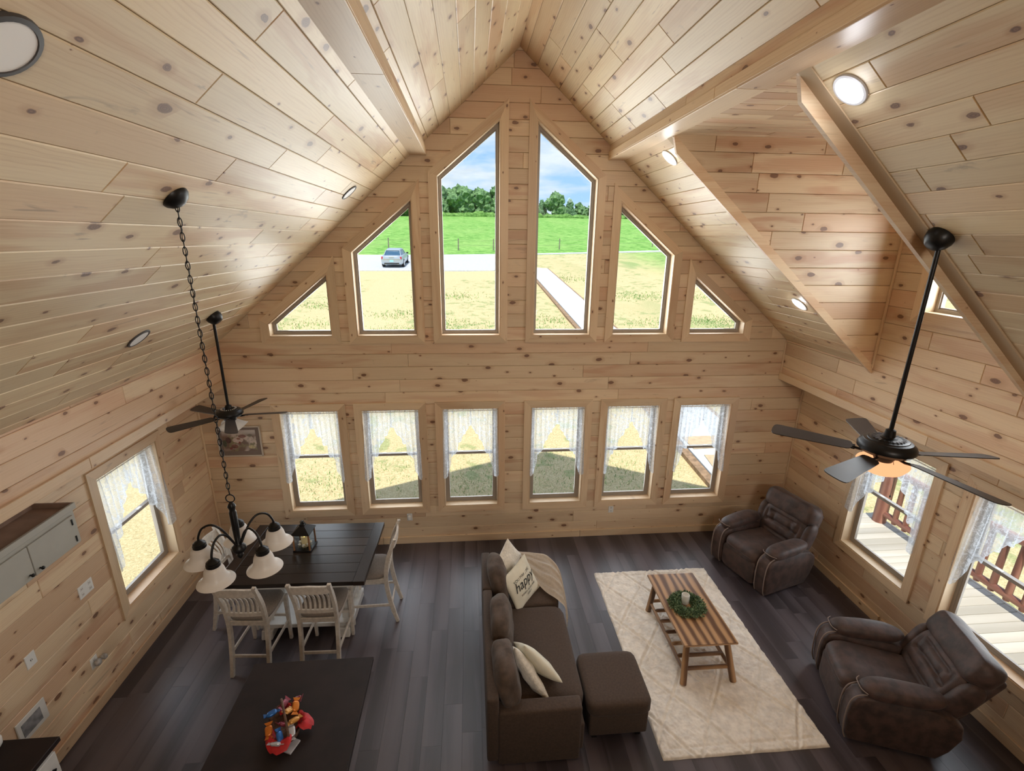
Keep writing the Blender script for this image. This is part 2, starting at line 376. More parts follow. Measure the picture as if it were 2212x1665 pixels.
def minus(Ps, H):
    out = []
    for P in Ps:
        cur = P
        for a, b, c in hp(H):
            o = clip(cur, -a, -b, -c)
            if len(o) > 2 and area(o) > 1e-5: out.append(o)
            cur = clip(cur, a, b, c)
            if len(cur) < 3: break
    return out
def offset(P, d):
    """grow (d>0) a CCW convex polygon"""
    L = []
    for i in range(len(P)):
        (x0, y0), (x1, y1) = P[i], P[(i + 1) % len(P)]; a, b = y1 - y0, x0 - x1; l = math.hypot(a, b); L.append((a / l, b / l, (a * x0 + b * y0) / l + d))
    out = []
    for i in range(len(P)):
        a1, b1, c1 = L[i - 1]; a2, b2, c2 = L[i]; D = a1 * b2 - a2 * b1; out.append(((c1 * b2 - c2 * b1) / D, (a1 * c2 - a2 * c1) / D))
    return out
class ML:
    def __init__(s): s.v = []; s.f = []; s.uv = []
    def prism(s, F, P, n0, n1, cl=None, ch=.004, uo=(0, 0)):
        """polygon P between offsets n0 (front) and n1 (back); cl=(u0,u1,v0,v1) clamps the front to chamfer its edges"""
        k = len(P); b = len(s.v); front = P
        rings = []
        if cl:
            front = [(min(max(u, cl[0] + ch), cl[1] - ch), min(max(v, cl[2] + ch), cl[3] - ch)) for u, v in P]
            rings = [(front, n0), (P, n0 - ch), (P, n1)]
        else: rings = [(P, n0), (P, n1)]
        for R, n in rings:
            for u, v in R: s.v.append(F.at(u, v, n))
        UVs = [(u + uo[0], v + uo[1]) for u, v in P]
        def add(ix, uv):
            if F.flip: ix, uv = ix[::-1], uv[::-1]
            s.f.append(tuple(ix)); s.uv.extend(uv)
        add([b + i for i in range(k)], UVs)
        for r in range(len(rings) - 1):
            for i in range(k):
                j = (i + 1) % k; a0, a1 = b + r * k, b + (r + 1) * k
                add([a0 + i, a1 + i, a1 + j, a0 + j], [UVs[i], (UVs[i][0], UVs[i][1] + .01), (UVs[j][0], UVs[j][1] + .01), UVs[j]])
        add([b + (len(rings) - 1) * k + i for i in range(k)][::-1], UVs[::-1])
    def make(s, name, mat, parent=None, world=True, smooth=None):
        me = bpy.data.meshes.new(name); me.from_pydata(s.v, [], s.f); l = me.uv_layers.new(name='UVMap')
        l.data.foreach_set('uv', [x for p in s.uv for x in p]); return finish(me, name, mat, parent, smooth, world)
def rect(a, b, c, d): return [(a, c), (b, c), (b, d), (a, d)]
def planked(parent, F, regs, holes, row, mat, seed, lens=(1.5, 3.6), t=.02, ch=.0045, v0=0, nm='plank', gap=.0012):
    R = random.Random(seed); us = [p[0] for r in regs for p in r]; vs = [p[1] for r in regs for p in r]
    U0, U1, V0, V1 = min(us), max(us), min(vs), max(vs); i = math.floor((V0 - v0) / row); last = []
    while v0 + i * row < V1 - .01:
        a, b = v0 + i * row + gap, v0 + (i + 1) * row - gap; u = U0 - R.uniform(0, lens[0] * .9); i += 1
        while u < U1:
            L = R.uniform(*lens); w = u + L
            if U1 - w < .35: w = U1 + .01
            cell = rect(max(u, U0 - 1), w - gap, a, b); ps = []
            for r in regs:
                p = inter(cell, r)
                if len(p) > 2: ps.append(p)
            for h in holes: ps = minus(ps, h)
            ps = [p for p in ps if area(p) > 2e-4]
            if ps:
                m = ML(); uo = (R.uniform(0, 60), R.uniform(0, 60) - a)
                for p in ps: m.prism(F, p, 0, -t, (max(u, U0), min(w - gap, U1), a, b), ch, uo)
                m.make(nm, mat, parent)
            u = w
def core(name, F, regs, holes, n0, n1, mat, parent=None):
    ps = list(regs)
    for h in holes: ps = minus(ps, h)
    m = ML()
    for p in ps: m.prism(F, p, n0, n1)
    return m.make(name, mat, parent)
MCORE = m_plain('wall_board', (.50, .38, .25), .8)

# ------------------------------------------------------------------ the shell
ZR, SL = 6.322, .8888; XW = 4.133; XK = 3.748; ZK = 2.441; K = math.sqrt(1 + SL * SL); ZE = ZR - SL * XK
YB = -10.0
def zc(x): return ZR - SL * abs(x)
FG = Fr((0, 0, 0), (1, 0, 0), (0, 0, 1), (0, -1, 0))
FLW = Fr((-XW, 0, 0), (0, 1, 0), (0, 0, 1), (1, 0, 0)); FRW = Fr((XW, 0, 0), (0, 1, 0), (0, 0, 1), (-1, 0, 0))
FLK = Fr((-XK, 0, 0), (0, 1, 0), (0, 0, 1), (1, 0, 0)); FRK = Fr((XK, 0, 0), (0, 1, 0), (0, 0, 1), (-1, 0, 0))
FLC = Fr((0, 0, ZR), (0, 1, 0), Vector((-1, 0, -SL)) / K, Vector((SL, 0, -1)) / K)
FRC = Fr((0, 0, ZR), (0, 1, 0), Vector((1, 0, -SL)) / K, Vector((-SL, 0, -1)) / K)
UP = []
for xo, xi, zl, zr in ((3.110, 2.322, 3.243, 3.881), (2.035, 1.263, 4.114, 4.755), (.980, .206, 4.987, 5.629)):
    UP.append([(-xo, 3.069), (-xi, 3.069), (-xi, zr), (-xo, zl)])
for xo, xi, zl, zr in ((.980, .206, 4.987, 5.629), (2.035, 1.263, 4.114, 4.755), (3.110, 2.322, 3.243, 3.881)):
    UP.append([(xi, 3.069), (xo, 3.069), (xo, zl), (xi, zr)])
LO = [rect(c - .388, c + .388, .586, 2.089) for c in (-2.74, -1.683, -.614, .599, 1.667, 2.715)]
WL = rect(-1.812, -.905, .63, 2.093); WRa = rect(-2.135, -1.20, .605, 2.11); WRb = rect(-3.455, -2.52, .605, 2.11); WD = rect(-2.80, -1.88, 3.643, 4.56)
gable = [(-XW, 0), (XW, 0), (XW, zc(XW)), (0, ZR), (-XW, zc(XW))]
gh = [offset(p, .035) for p in UP + LO]
w = struct('wall_gable'); planked(w, FG, [gable], gh, .1725, MP, 11, v0=.079)
core('wall_core', FG, [[(-XW - .2, -.1), (XW + .2, -.1), (XW + .2, zc(XW + .2) + .1), (0, ZR + .25), (-XW - .2, zc(XW + .2) + .1)]], [offset(p, .03) for p in UP + LO], -.02, -.17, MCORE, w)
w = struct('wall_left'); planked(w, FLW, [rect(-5.4, 0, 0, ZK + .12)], [offset(WL, .035)], .173, MP, 12, v0=.03)
core('wall_core', FLW, [rect(YB, .17, -.1, ZK + .3)], [offset(WL, .03)], -.02, -.17, MCORE, w)
w = struct('wall_right'); planked(w, FRW, [rect(-5.4, 0, 0, ZK + .12)], [offset(WRa, .035), offset(WRb, .035)], .173, MP, 13, v0=.03)
core('wall_core', FRW, [rect(YB, .17, -.1, ZK + .3)], [offset(WRa, .03), offset(WRb, .03)], -.02, -.17, MCORE, w)
w = struct('wall_upper_left'); planked(w, FLK, [rect(-5.0, 0, ZK, ZE + .02)], [], .173, MP, 14, v0=.03)
core('wall_core', FLK, [rect(YB, 0, ZK, ZE + .1)], [], -.02, -.12, MCORE, w)
bm = B(); box(bm, (-(XK + XW) / 2 - .03, YB / 2, ZK + .1), (XW - XK - .02, -YB, .10)); obj('soffit', bm, MT, w, world=True)
DY0, DY1, DX0, DZ = -3.20, -1.47, 1.262, 5.21
w = struct('wall_upper_right'); planked(w, FRK, [rect(-5.0, 0, ZK, ZE + .02), rect(DY0, DY1, ZE + .02, DZ)], [offset(WD, .035)], .173, MP, 15, v0=.03)
core('wall_core', FRK, [rect(YB, 0, ZK, ZE + .1), rect(DY0 - .12, DY1 + .12, ZE + .1, DZ + .12)], [offset(WD, .03)], -.02, -.14, MCORE, w)
bm = B(); box(bm, ((XK + XW) / 2 + .03, YB / 2, ZK + .1), (XW - XK - .02, -YB, .10)); obj('soffit', bm, MT, w, world=True)
# dormer cheeks and ceiling
FD1 = Fr((0, DY1, 0), (1, 0, 0), (0, 0, 1), (0, -1, 0)); FD0 = Fr((0, DY0, 0), (1, 0, 0), (0, 0, 1), (0, 1, 0)); FDC = Fr((0, 0, DZ), (1, 0, 0), (0, 1, 0), (0, 0, -1))
tri = [(DX0 - .02, DZ), (XK, zc(XK) - .02), (XK, DZ)]
for nm, F, sd in (('wall_dormer_far', FD1, 16), ('wall_dormer_near', FD0, 17)):
    w = struct(nm); planked(w, F, [tri], [], .173, MP, sd, lens=(.9, 1.9), v0=.06)
    core('wall_core', F, [tri], [], -.02, -.12, MCORE, w)
w = struct('ceiling_dormer'); planked(w, FDC, [rect(DX0 - .1, XK, DY0, DY1)], [], .14, MP, 18, lens=(.8, 1.7))
core('ceiling_core', FDC, [rect(DX0 - .05, XK + .35, DY0 - .25, DY1 + .25)], [], -.02, -.20, MCORE, w)
EV = 4.50 * K
dh = rect(DY0, DY1, DX0 * K, 5.02)
w = struct('ceiling_left'); planked(w, FLC, [rect(-5.05, 0, 0, XK * K)], [], .1757, MPC, 21, lens=(1.2, 3.2), v0=.002)
core('ceiling_core', FLC, [rect(YB, .45, -.02, EV)], [], -.02, -.24, MCORE, w)
w = struct('ceiling_right'); planked(w, FRC, [rect(-5.05, 0, 0, XK * K)], [dh], .170, MPC, 22, lens=(.7, 2.4), v0=.093)
core('ceiling_core', FRC, [rect(YB, .45, -.02, EV)], [rect(DY0 - .03, DY1 + .03, DX0 * K - .01, 5.3)], -.02, -.24, MCORE, w)
w = struct('wall_back'); core('wall_core', Fr((0, YB, 0), (1, 0, 0), (0, 0, 1), (0, 1, 0)), [gable], [], 0, -.15, MP, w)
w = struct('floor_loft'); bm = B(); box(bm, (0, (YB - 6.0) / 2, 2.62), (2 * XW, -YB - 6.0 - .02, .24)); obj('floor_slab', bm, MT, w, world=True)
# floor
w = struct('floor'); FF = Fr((0, 0, 0), (0, 1, 0), (1, 0, 0), (0, 0, 1))
planked(w, FF, [rect(-5.6, 0, -XW, XW)], [], .18, MFLOOR, 31, lens=(.9, 1.5), t=.008, ch=.0006, gap=.0002)
bm = B(); box(bm, (0, YB / 2, -.058), (2 * XW + .3, -YB + .3, .10)); obj('floor_slab', bm, MFLOOR, w, world=True)

# ------------------------------------------------------------------ trim
def board(name, c, s, parent, mat=None, bev=.003, M=None):
    bm = B(); box(bm, c, s, M, bev); return obj(name, bm, mat or MT, parent, world=True)
t = struct('baseboard_gable', (0, -.02, 0)); 
for a, b in ((-XW, -1.9), (-1.896, 1.0), (1.004, XW)): board('baseboard_board', ((a + b) / 2, -.012, .055), (b - a, .022, .11), t)
t = struct('baseboard_left', (-XW, -1.5, 0)); board('baseboard_board', (-XW + .012, -1.70, .055), (.022, 3.36, .11), t)
t = struct('baseboard_right', (XW, -2, 0)); board('baseboard_board', (XW - .012, -1.0, .055), (.022, 2.0 - .05, .11), t); board('baseboard_board', (XW - .012, -3.0, .055), (.022, 1.99, .11), t)
for i, (sx, nm) in enumerate(((-1, 'left'), (1, 'right'))):
    t = struct('trim_%d' % (i + 1), (sx * XK, -2.5, ZK))
    for a, b in ((-5.0, -2.3), (-2.297, -.002)): board('ledge_board', (sx * (XK - .013), (a + b) / 2, ZK + .045), (.028, b - a, .095), t)
    t = struct('trim_%d' % (i + 3), (sx * XW, 0, 0)); board('corner_strip', (sx * (XW - .012), -.012, ZK / 2), (.022, .022, ZK), t)
    t = struct('trim_%d' % (i + 5), (sx * XK, 0, ZK)); board('corner_strip', (sx * (XK - .010), -.011, (ZK + ZE) / 2 + .03), (.018, .020, ZE - ZK - .12), t)
t = struct('trim_7', (XK, DY1, ZE)); board('corner_strip', (XK - .012, DY1 - .012, (ZE + DZ) / 2), (.022, .022, DZ - ZE), t)
# boards round the dormer opening
for i, (yy, nm) in enumerate(((DY1 + .003, 'far'), (DY0 - .003, 'near'))):
    t = struct('trim_%d' % (8 + i), (DX0, yy, zc(DX0))); m = ML(); F = Fr((0, yy + .017, 0), (1, 0, 0), (0, 0, 1), (0, 1, 0)); n = .11 * K
    P = [(DX0 + .045, zc(DX0 + .045) - n + .04), (XK - .002, zc(XK) - n + .085), (XK - .002, zc(XK) + .02), (DX0 + .0, zc(DX0) + .02)]
    m.prism(F, P, 0, -.034, uo=(3 * i, 7)); m.make('edge_board', MT, t)
# purlin beams
for i, sx in enumerate((-1, 1)):
    t = struct('beam_%s' % ('left', 'right')[i], (sx * 1.17, -2.5, 5.2)); y0 = YB
    for k, (x, z, wd, h) in enumerate(((1.105, 5.330, .03, .12), (1.092, 5.248, .034, .074))):
        ys = (-.0, -2.1 - .5 * k, -4.6 - .4 * k, YB)
        for a, b in zip(ys[:-1], ys[1:]): board('side_board', (sx * x, (a + b) / 2, z), (wd, a - b - .003, h), t, MT if k else MP)
    for a, b in ((0, -2.9), (-2.9, -5.6), (-5.6, YB)): board('underside_board', (sx * 1.178, (a + b) / 2, 5.205), (.205, a - b - .003, .018), t)

# ------------------------------------------------------------------ windows
def window(n, F, P, kind):
    us = [p[0] for p in P]; vs = [p[1] for p in P]; e = struct('window_%d' % n, F.at((min(us) + max(us)) / 2, min(vs)))
    R = random.Random(n)
    def ring(name, a, b, n0, n1, mat, single=False):
        A, Bp = offset(P, a), offset(P, b); k = len(P); m = ML()
        for i in range(k):
            j = (i + 1) % k
            q = [Bp[i], Bp[j], A[j], A[i]]
            if not single: m = ML()
            if area(q) < 0: q = q[::-1]
            # grain along the board
            m.prism(F, q, n0, n1, uo=(R.uniform(0, 30), R.uniform(0, 30)))
            if not single:
                o = m.make(name, mat, e)
                d = (P[j][0] - P[i][0], P[j][1] - P[i][1]); l = math.hypot(*d); uvd = o.data.uv_layers[0].data
                for lp in uvd: u, v = lp.uv; lp.uv = ((u * d[0] + v * d[1]) / l, (-u * d[1] + v * d[0]) / l)
        if single: m.make(name, mat, e)
    ring('casing_board', -.004, .088, .018, .0, MT)
    ring('jamb_board', -.018, 0.0, .012, -.15, MT)
    ring('window_frame', -.05, -.018, -.105, -.17, MTAUPE, True)
    if kind == 'fixed':
        ring('glazing_bead', -.062, -.045, -.118, -.155, MTAUPE, True)
        m = ML(); m.prism(F, offset(P, -.055), -.132, -.137); m.make('pane', MGLASS, e)
    else:
        u0, u1, v0, v1 = min(us) + .045, max(us) - .045, min(vs) + .045, max(vs) - .045; vm = (v0 + v1) / 2 + .03
        for nm, a, b, n0 in (('lower_sash', v0, vm + .018, -.108), ('upper_sash', vm - .018, v1, -.135)):
            Q = rect(u0, u1, a, b); I = offset(Q, -.034); m = ML()
            for i in range(4):
                j = (i + 1) % 4; q = [Q[i], Q[j], I[j], I[i]]; q = q if area(q) > 0 else q[::-1]; m.prism(F, q, n0, n0 - .024)
            s = m.make(nm, MTAUPE, e)
            m = ML(); m.prism(F, offset(Q, -.03), n0 - .010, n0 - .014); p = m.make('pane', MGLASS, e)
        m = ML()
        for uu in (.3, .7): 
            c = u0 + (u1 - u0) * uu; m.prism(F, rect(c - .03, c + .03, vm + .018, vm + .028), -.100, -.13)
        m.make('sash_lock', MWHITE, e)
    return e
for i, P in enumerate(UP): window(i + 1, FG, P, 'fixed')
for i, P in enumerate(LO): window(i + 7, FG, P, 'hung')
window(13, FLW, WL, 'hung'); window(14, FRW, WRa, 'hung'); window(15, FRW, WRb, 'hung'); window(16, FRK, WD, 'fixed')

# ------------------------------------------------------------------ lace curtains
def curtain(F, P, label, seed, outL=1.0, outR=1.0):
    us = [p[0] for p in P]; vs = [p[1] for p in P]; u0, u1, vt = min(us) + .015, max(us) - .015, max(vs) - .03; W_ = u1 - u0
    e = thing('lace_curtain', label, 'curtain', F.at((u0 + u1) / 2, vt), group='lace valances'); R = random.Random(seed)
    bm = B(); cyl(bm, F.at(u0 - .01, vt - .022, -.02), F.at(u1 + .01, vt - .022, -.02), .006, n=6); obj('curtain_rod', bm, MWHITE, e, world=True)
    for side in (0, 1):
        nu, nv = 84, 34; verts = []; faces = []; uv = []; hem = []; ph = R.uniform(0, 6)
        for i in range(nu + 1):
            s = i / nu; k = s if side == 0 else 1 - s   # k=0 outer edge, k=1 centre
            u = u0 + (u1 - u0) * (s * .515 if side == 0 else .485 + s * .515)
            base = 1.02 if k < .16 else 1.02 - (k - .16) * .95 / .84 * 1.0
            if k > .45: base = .75 - (k - .45) / .55 * .50 + (.0 if k < .9 else -.0)
            scal = abs(math.sin(k * PI * 5.5)) ** .7 * .055
            L = base + scal - .02
            if k < .16: L = .98 + .05 * math.sin(k / .16 * PI)
            elif k < .30: L = .98 - (k - .16) / .14 * .30 + scal * .6
            elif k < .5: L = .68 - (k - .30) / .2 * .10 + scal
            elif k < .52: L = .55
            else: L = .50 - (k - .52) / .48 * .32 + scal * .8
            for j in range(nv + 1):
                q = j / nv; v = vt - L * q
                fold = (.010 + .012 * q) * math.sin(k * 34 + ph + 1.2 * math.sin(q * 2 + ph)) + .006 * math.sin(k * 71 + ph)
                bulge = (.060 * (1 - k) ** 3) * q ** .7
                du = -(1 if side == 0 else -1) * .03 * (1 - k) ** 2 * q * (outL if side == 0 else outR)
                verts.append(F.at(u + du * .6 + .006 * math.sin(k * 50 + ph) * q, v, -.030 + fold + bulge))
                hem.append(max(.75 if L * (1 - q) < .022 else 0.0, .62 if k < .15 else 0, .5 if q < .06 else 0)); uv.append((u * 1.6 + side * 3 + seed, v))
        for i in range(nu):
            for j in range(nv): a = i * (nv + 1) + j; faces.append((a, a + 1, a + nv + 2, a + nv + 1))
        me = bpy.data.meshes.new('lace_panel'); me.from_pydata(verts, [], faces); l = me.uv_layers.new(name='UVMap')
        l.data.foreach_set('uv', [c for f in faces for vi in f for c in uv[vi]])
        a = me.attributes.new('hem', 'FLOAT', 'POINT'); a.data.foreach_set('value', hem)
        finish(me, 'lace_panel', MLACE, e, 175, True)
ORD = ['leftmost of the six low gable windows, beside the framed print', 'second low gable window from the left', 'low gable window just left of centre', 'low gable window just right of centre', 'fifth low gable window, above the small wall outlet', 'rightmost of the six low gable windows, by the corner']
for i, P in enumerate(LO): curtain(FG, P, 'white lace curtain in the ' + ORD[i], i + 1)
curtain(FLW, WL, 'white lace curtain in the window of the left side wall', 9)
curtain(FRW, WRa, 'white lace curtain behind the fan lamp in the right wall window', 10); curtain(FRW, WRb, 'white lace curtain in the right wall window nearest the viewer', 12)

# ------------------------------------------------------------------ ceiling fixtures
def slope_frame(x, y):
    """matrix at a point of the sloped ceiling, local -z pointing into the room"""
    sx = 1 if x > 0 else -1; n = Vector((sx * SL, 0, 1)) / K; u = Vector((0, 1, 0)); v = n.cross(u)
    m = Matrix((u, v, n)).transposed().to_4x4(); m.translation = Vector((x, y, zc(x))) - n * .001; return m, n
CL = [(1.419, -3.447, 1, 'lit recessed ceiling light beside the upper end of the dormer, nearest the viewer'), (1.404, -1.089, 1, 'lit recessed ceiling light just under the right beam near the gable'),
      (3.024, -1.128, 1, 'lit recessed ceiling light low on the right slope below the dormer board'), (-1.805, -.798, 0, 'small unlit recessed ceiling light on the left slope close to the gable'),
      (-3.152, -2.278, 0, 'unlit recessed ceiling light with dark ring low on the left slope'), (-1.77, -4.633, 0, 'large unlit recessed ceiling light cut off at the upper left edge')]
for x, y, on, lab in CL:
    m, n = slope_frame(x, y); e = thing('recessed_light', lab, 'ceiling light', m.translation, group='recessed ceiling lights')
    A = Matrix.Translation(-m.translation) @ m
    bm = B(); lathe(bm, [(.078, -.004), (.080, -.010), (.094, -.008), (.097, .0), (.097, .004)], 32, A); obj('trim_ring', bm, m_plain('ring', (.55, .55, .58), .4) if on and y < -3 else (MWHITE if on else MRIM), e, 40)
    bm = B(); lathe(bm, [(.0005, -.0065), (.079, -.0065), (.079, .0)], 32, A, cap=True); obj('lens', bm, MLENSON if on else MLENSOFF, e)
    if on: lamp('recessed_lamp', 'POINT', m.translation - n * .06, .8, (.93, .95, 1.0), size=.05)

def fan(pos, label, z_rod, z_m, R_m, z_b, R_b, angs, bowl):
    x, y, z0 = pos; e = thing('ceiling_fan', label, 'ceiling fan', (x, y, z0), group='ceiling fans'); D = lambda z: z - z0
    m, n = slope_frame(x, y); A = Matrix.Translation(-m.translation) @ m
    bm = B(); lathe(bm, [(.0005, -.085), (.03, -.085), (.045, -.078), (.068, -.05), (.076, -.02), (.074, .0)], 28, A, cap=True); obj('canopy', bm, MBLACK, e, 40)
    bm = B(); cyl(bm, (0, 0, -.02), (0, 0, D(z_rod)), .0135, n=14); obj('downrod', bm, MBLACK, e, 60)
    k = R_m / .172
    bm = B(); lathe(bm, [(.014, D(z_rod) + .02), (.03, D(z_rod) + .01), (.034, D(z_rod) - .035), (.05, D(z_m) + .062 * k)], 20)
    lathe(bm, [(.05, D(z_m) + .060 * k), (.09 * k, D(z_m) + .058 * k), (.095 * k, D(z_m) + .054 * k), (.118 * k, D(z_m) + .051 * k), (.121 * k, D(z_m) + .046 * k), (.140 * k, D(z_m) + .040 * k), (.144 * k, D(z_m) + .034 * k), (.160 * k, D(z_m) + .022 * k), (.172 * k, D(z_m)), (.170 * k, D(z_m) - .02 * k), (.150 * k, D(z_m) - .042 * k), (.10 * k, D(z_m) - .052 * k), (.0, D(z_m) - .052 * k)], 40)
    obj('motor_housing', bm, MBLACK, e, 35)
    bm = B()
    for q in range(22):
        a = q * 2 * PI / 22; r0 = .100 * k; box(bm, (r0 * math.cos(a) * .86, r0 * math.sin(a) * .86, D(z_m) + .0595 * k), (.024 * k, .008 * k, .003), rot(a))
    obj('vent_slots', bm, m_plain('vent_grey', (.10, .10, .11), .3, .6) if bowl else MFROST, e)
    zb = D(z_b)
    bm = B(); lathe(bm, [(.0, zb + .02), (.055, zb + .02), (.062, zb), (.062, zb - .03), (.05, zb - .05), (.0, zb - .05)], 24); obj('switch_housing', bm, MBLACK, e, 40)
    for a in angs:
        A2 = Matrix.Rotation(rad(a), 4, 'Z'); P = Matrix.Rotation(rad(-12), 4, 'X')
        bm = B(); tube(bm, [A2 @ Vector(p) for p in ((.04, 0, zb + .012), (.09, 0, zb + .002), (.14 * k, 0, zb - .004), (.185 * k, 0, zb + .003))], .009, 6)
        box(bm, A2 @ Vector((.205 * k, 0, zb + .004)), (.07 * k, .065 * k, .006), A2 @ P, .004); br = obj('blade_bracket', bm, MBLACK, e, 40)
        bm = B(); prof = []; r0, r1 = .185 * k, R_b; w0, w1 = .050 * (R_b / .66), .068 * (R_b / .66)
        for q in range(7): t = PI / 2 + q / 6 * PI; prof.append((r0 + .03 + .03 * math.cos(t), w0 * math.sin(t)))
        for q in range(9): t = -PI / 2 + q / 8 * PI; prof.append((r1 - .045 + .045 * math.copysign(abs(math.cos(t)) ** .6, 1), w1 * math.copysign(abs(math.sin(t)) ** .75, math.sin(t))))
        bot = [bm.verts.new(A2 @ (Matrix.Translation((0, 0, zb + .010)) @ P @ Vector((px, py, -.003)))) for px, py in prof]
        tp = [bm.verts.new(A2 @ (Matrix.Translation((0, 0, zb + .010)) @ P @ Vector((px, py, .003)))) for px, py in prof]
        ringfaces(bm, [bot, tp]); obj('blade', bm, MBLADE, e)
    if bowl:
        bm = B(); lathe(bm, [(.075, zb - .048), (.150, zb - .052), (.156, zb - .062), (.150, zb - .078), (.140, zb - .086), (.136, zb - .098), (.118, zb - .118), (.08, zb - .136), (.04, zb - .144), (.0, zb - .146)], 40); obj('light_bowl', bm, MBOWL, e, 60)
        lamp('fan_lamp', 'POINT', (x, y, z_b - .22), 3, (1.0, .62, .33), size=.06)
        bm = B(); tube(bm, [(.05, -.03, zb - .05), (.075, -.045, zb - .16), (.078, -.045, zb - .30)], .0018, 5); lathe(bm, [(.0, zb - .32), (.005, zb - .312), (.004, zb - .30)], 8, Matrix.Translation((.078, -.045, 0))); obj('pull_chain', bm, MBLACK, e)
    else:
        for a in (250, 10, 130):
            A2 = Matrix.Rotation(rad(a), 4, 'Z') @ Matrix.Translation((.052, 0, zb - .05)) @ Matrix.Rotation(rad(-38), 4, 'Y')
            bm = B(); lathe(bm, [(.020, .0), (.026, -.012), (.036, -.035), (.052, -.065), (.064, -.085), (.071, -.092)], 20, A2); obj('glass_shade', bm, MFROST, e, 60)
    return e
fan((2.233, -3.374, 4.335), 'large black ceiling fan with glowing amber bowl, hanging before the right wall windows', 3.07, 2.965, .172, 2.905, .70, (138, 207, 279, 351, 65), True)
fan((-3.15, -1.158, 3.521), 'smaller black ceiling fan with white glass shades in front of the framed print', 2.565, 2.495, .135, 2.455, .57, (-135, -64, 6, 76, 152), False)

# chandelier
cx, cy, cz = -2.08, -3.41, 4.472
e = thing('chandelier', 'five-arm black chandelier with white bell shades hanging on a long chain over the dining end', 'chandelier', (cx, cy, cz))
m, n = slope_frame(cx, cy); A = Matrix.Translation(-m.translation) @ m
bm = B(); lathe(bm, [(.0005, -.045), (.02, -.044), (.05, -.03), (.067, -.012), (.070, .0)], 28, A, cap=True); obj('canopy', bm, MBLACK, e, 40)
zt, zb_ = -.03, 2.775 - cz; bm = B(); nl = 46; st = (zt - zb_) / nl
for i in range(nl):
    zz = zt - (i + .5) * st; a = (i % 2) * PI / 2 + .5; pts = []
    for q in range(10): t = q / 10 * 2 * PI; pts.append((.0095 * math.cos(t) * math.cos(a), .0095 * math.cos(t) * math.sin(a), zz + st * .66 * math.sin(t)))
    tube(bm, pts, .0028, 5, closed=True)
tube(bm, [(.004 * math.sin(q * 2.4), .004 * math.cos(q * 2.4), zt - (zt - zb_) * q / 40) for q in range(41)], .0022, 4)
obj('chain', bm, MBLACK, e, 170)
bm = B(); tube(bm, [(.026 * math.cos(q * PI / 8), 0, zb_ - .03 + .026 * math.sin(q * PI / 8)) for q in range(16)], .0035, 6, closed=True); obj('hanging_ring', bm, MBLACK, e, 170)
zt2 = zb_ - .055
bm = B(); lathe(bm, [(.0, zt2 + .005), (.008, zt2), (.018, zt2 - .014), (.024, zt2 - .03), (.018, zt2 - .045), (.017, zt2 - .06), (.021, zt2 - .07), (.020, zt2 - .20), (.016, zt2 - .29), (.024, zt2 - .30), (.040, zt2 - .315), (.043, zt2 - .335), (.030, zt2 - .355), (.014, zt2 - .362), (.020, zt2 - .378), (.014, zt2 - .395), (.005, zt2 - .405), (.0, zt2 - .408)], 20); obj('center_stem', bm, MBLACK, e, 50)
for k5 in range(5):
    a = rad(42 + 72 * k5)
    D = Vector((math.cos(a), math.sin(a), 0)); z0 = zt2 - .298
    P = [D * .02 + Vector((0, 0, z0)), D * .045 + Vector((0, 0, z0 + .05)), D * .085 + Vector((0, 0, z0 + .115)), D * .135 + Vector((0, 0, z0 + .150)), D * .19 + Vector((0, 0, z0 + .130)), D * .219 + Vector((0, 0, z0 + .075)), D * .222 + Vector((0, 0, z0 + .045))]
    bm = B(); tube(bm, spl(P, 4), .0068, 8); obj('arm', bm, MBLACK, e, 170)
    T = Matrix.Translation(D * .222 + Vector((0, 0, z0)))
    bm = B(); lathe(bm, [(.007, .05), (.022, .044), (.028, .035), (.036, .030), (.036, .020), (.039, .018), (.039, .002), (.034, -.004), (.0, -.004)], 18, T); obj('socket_cap', bm, MBLACK, e, 35)
    bm = B(); lathe(bm, [(.030, .006), (.046, -.004), (.054, -.022), (.060, -.05), (.068, -.075), (.084, -.092), (.101, -.101), (.104, -.106), (.099, -.105), (.080, -.094), (.064, -.076), (.056, -.05), (.049, -.022), (.040, -.006)], 36, T); obj('bell_shade', bm, MFROST, e, 80)

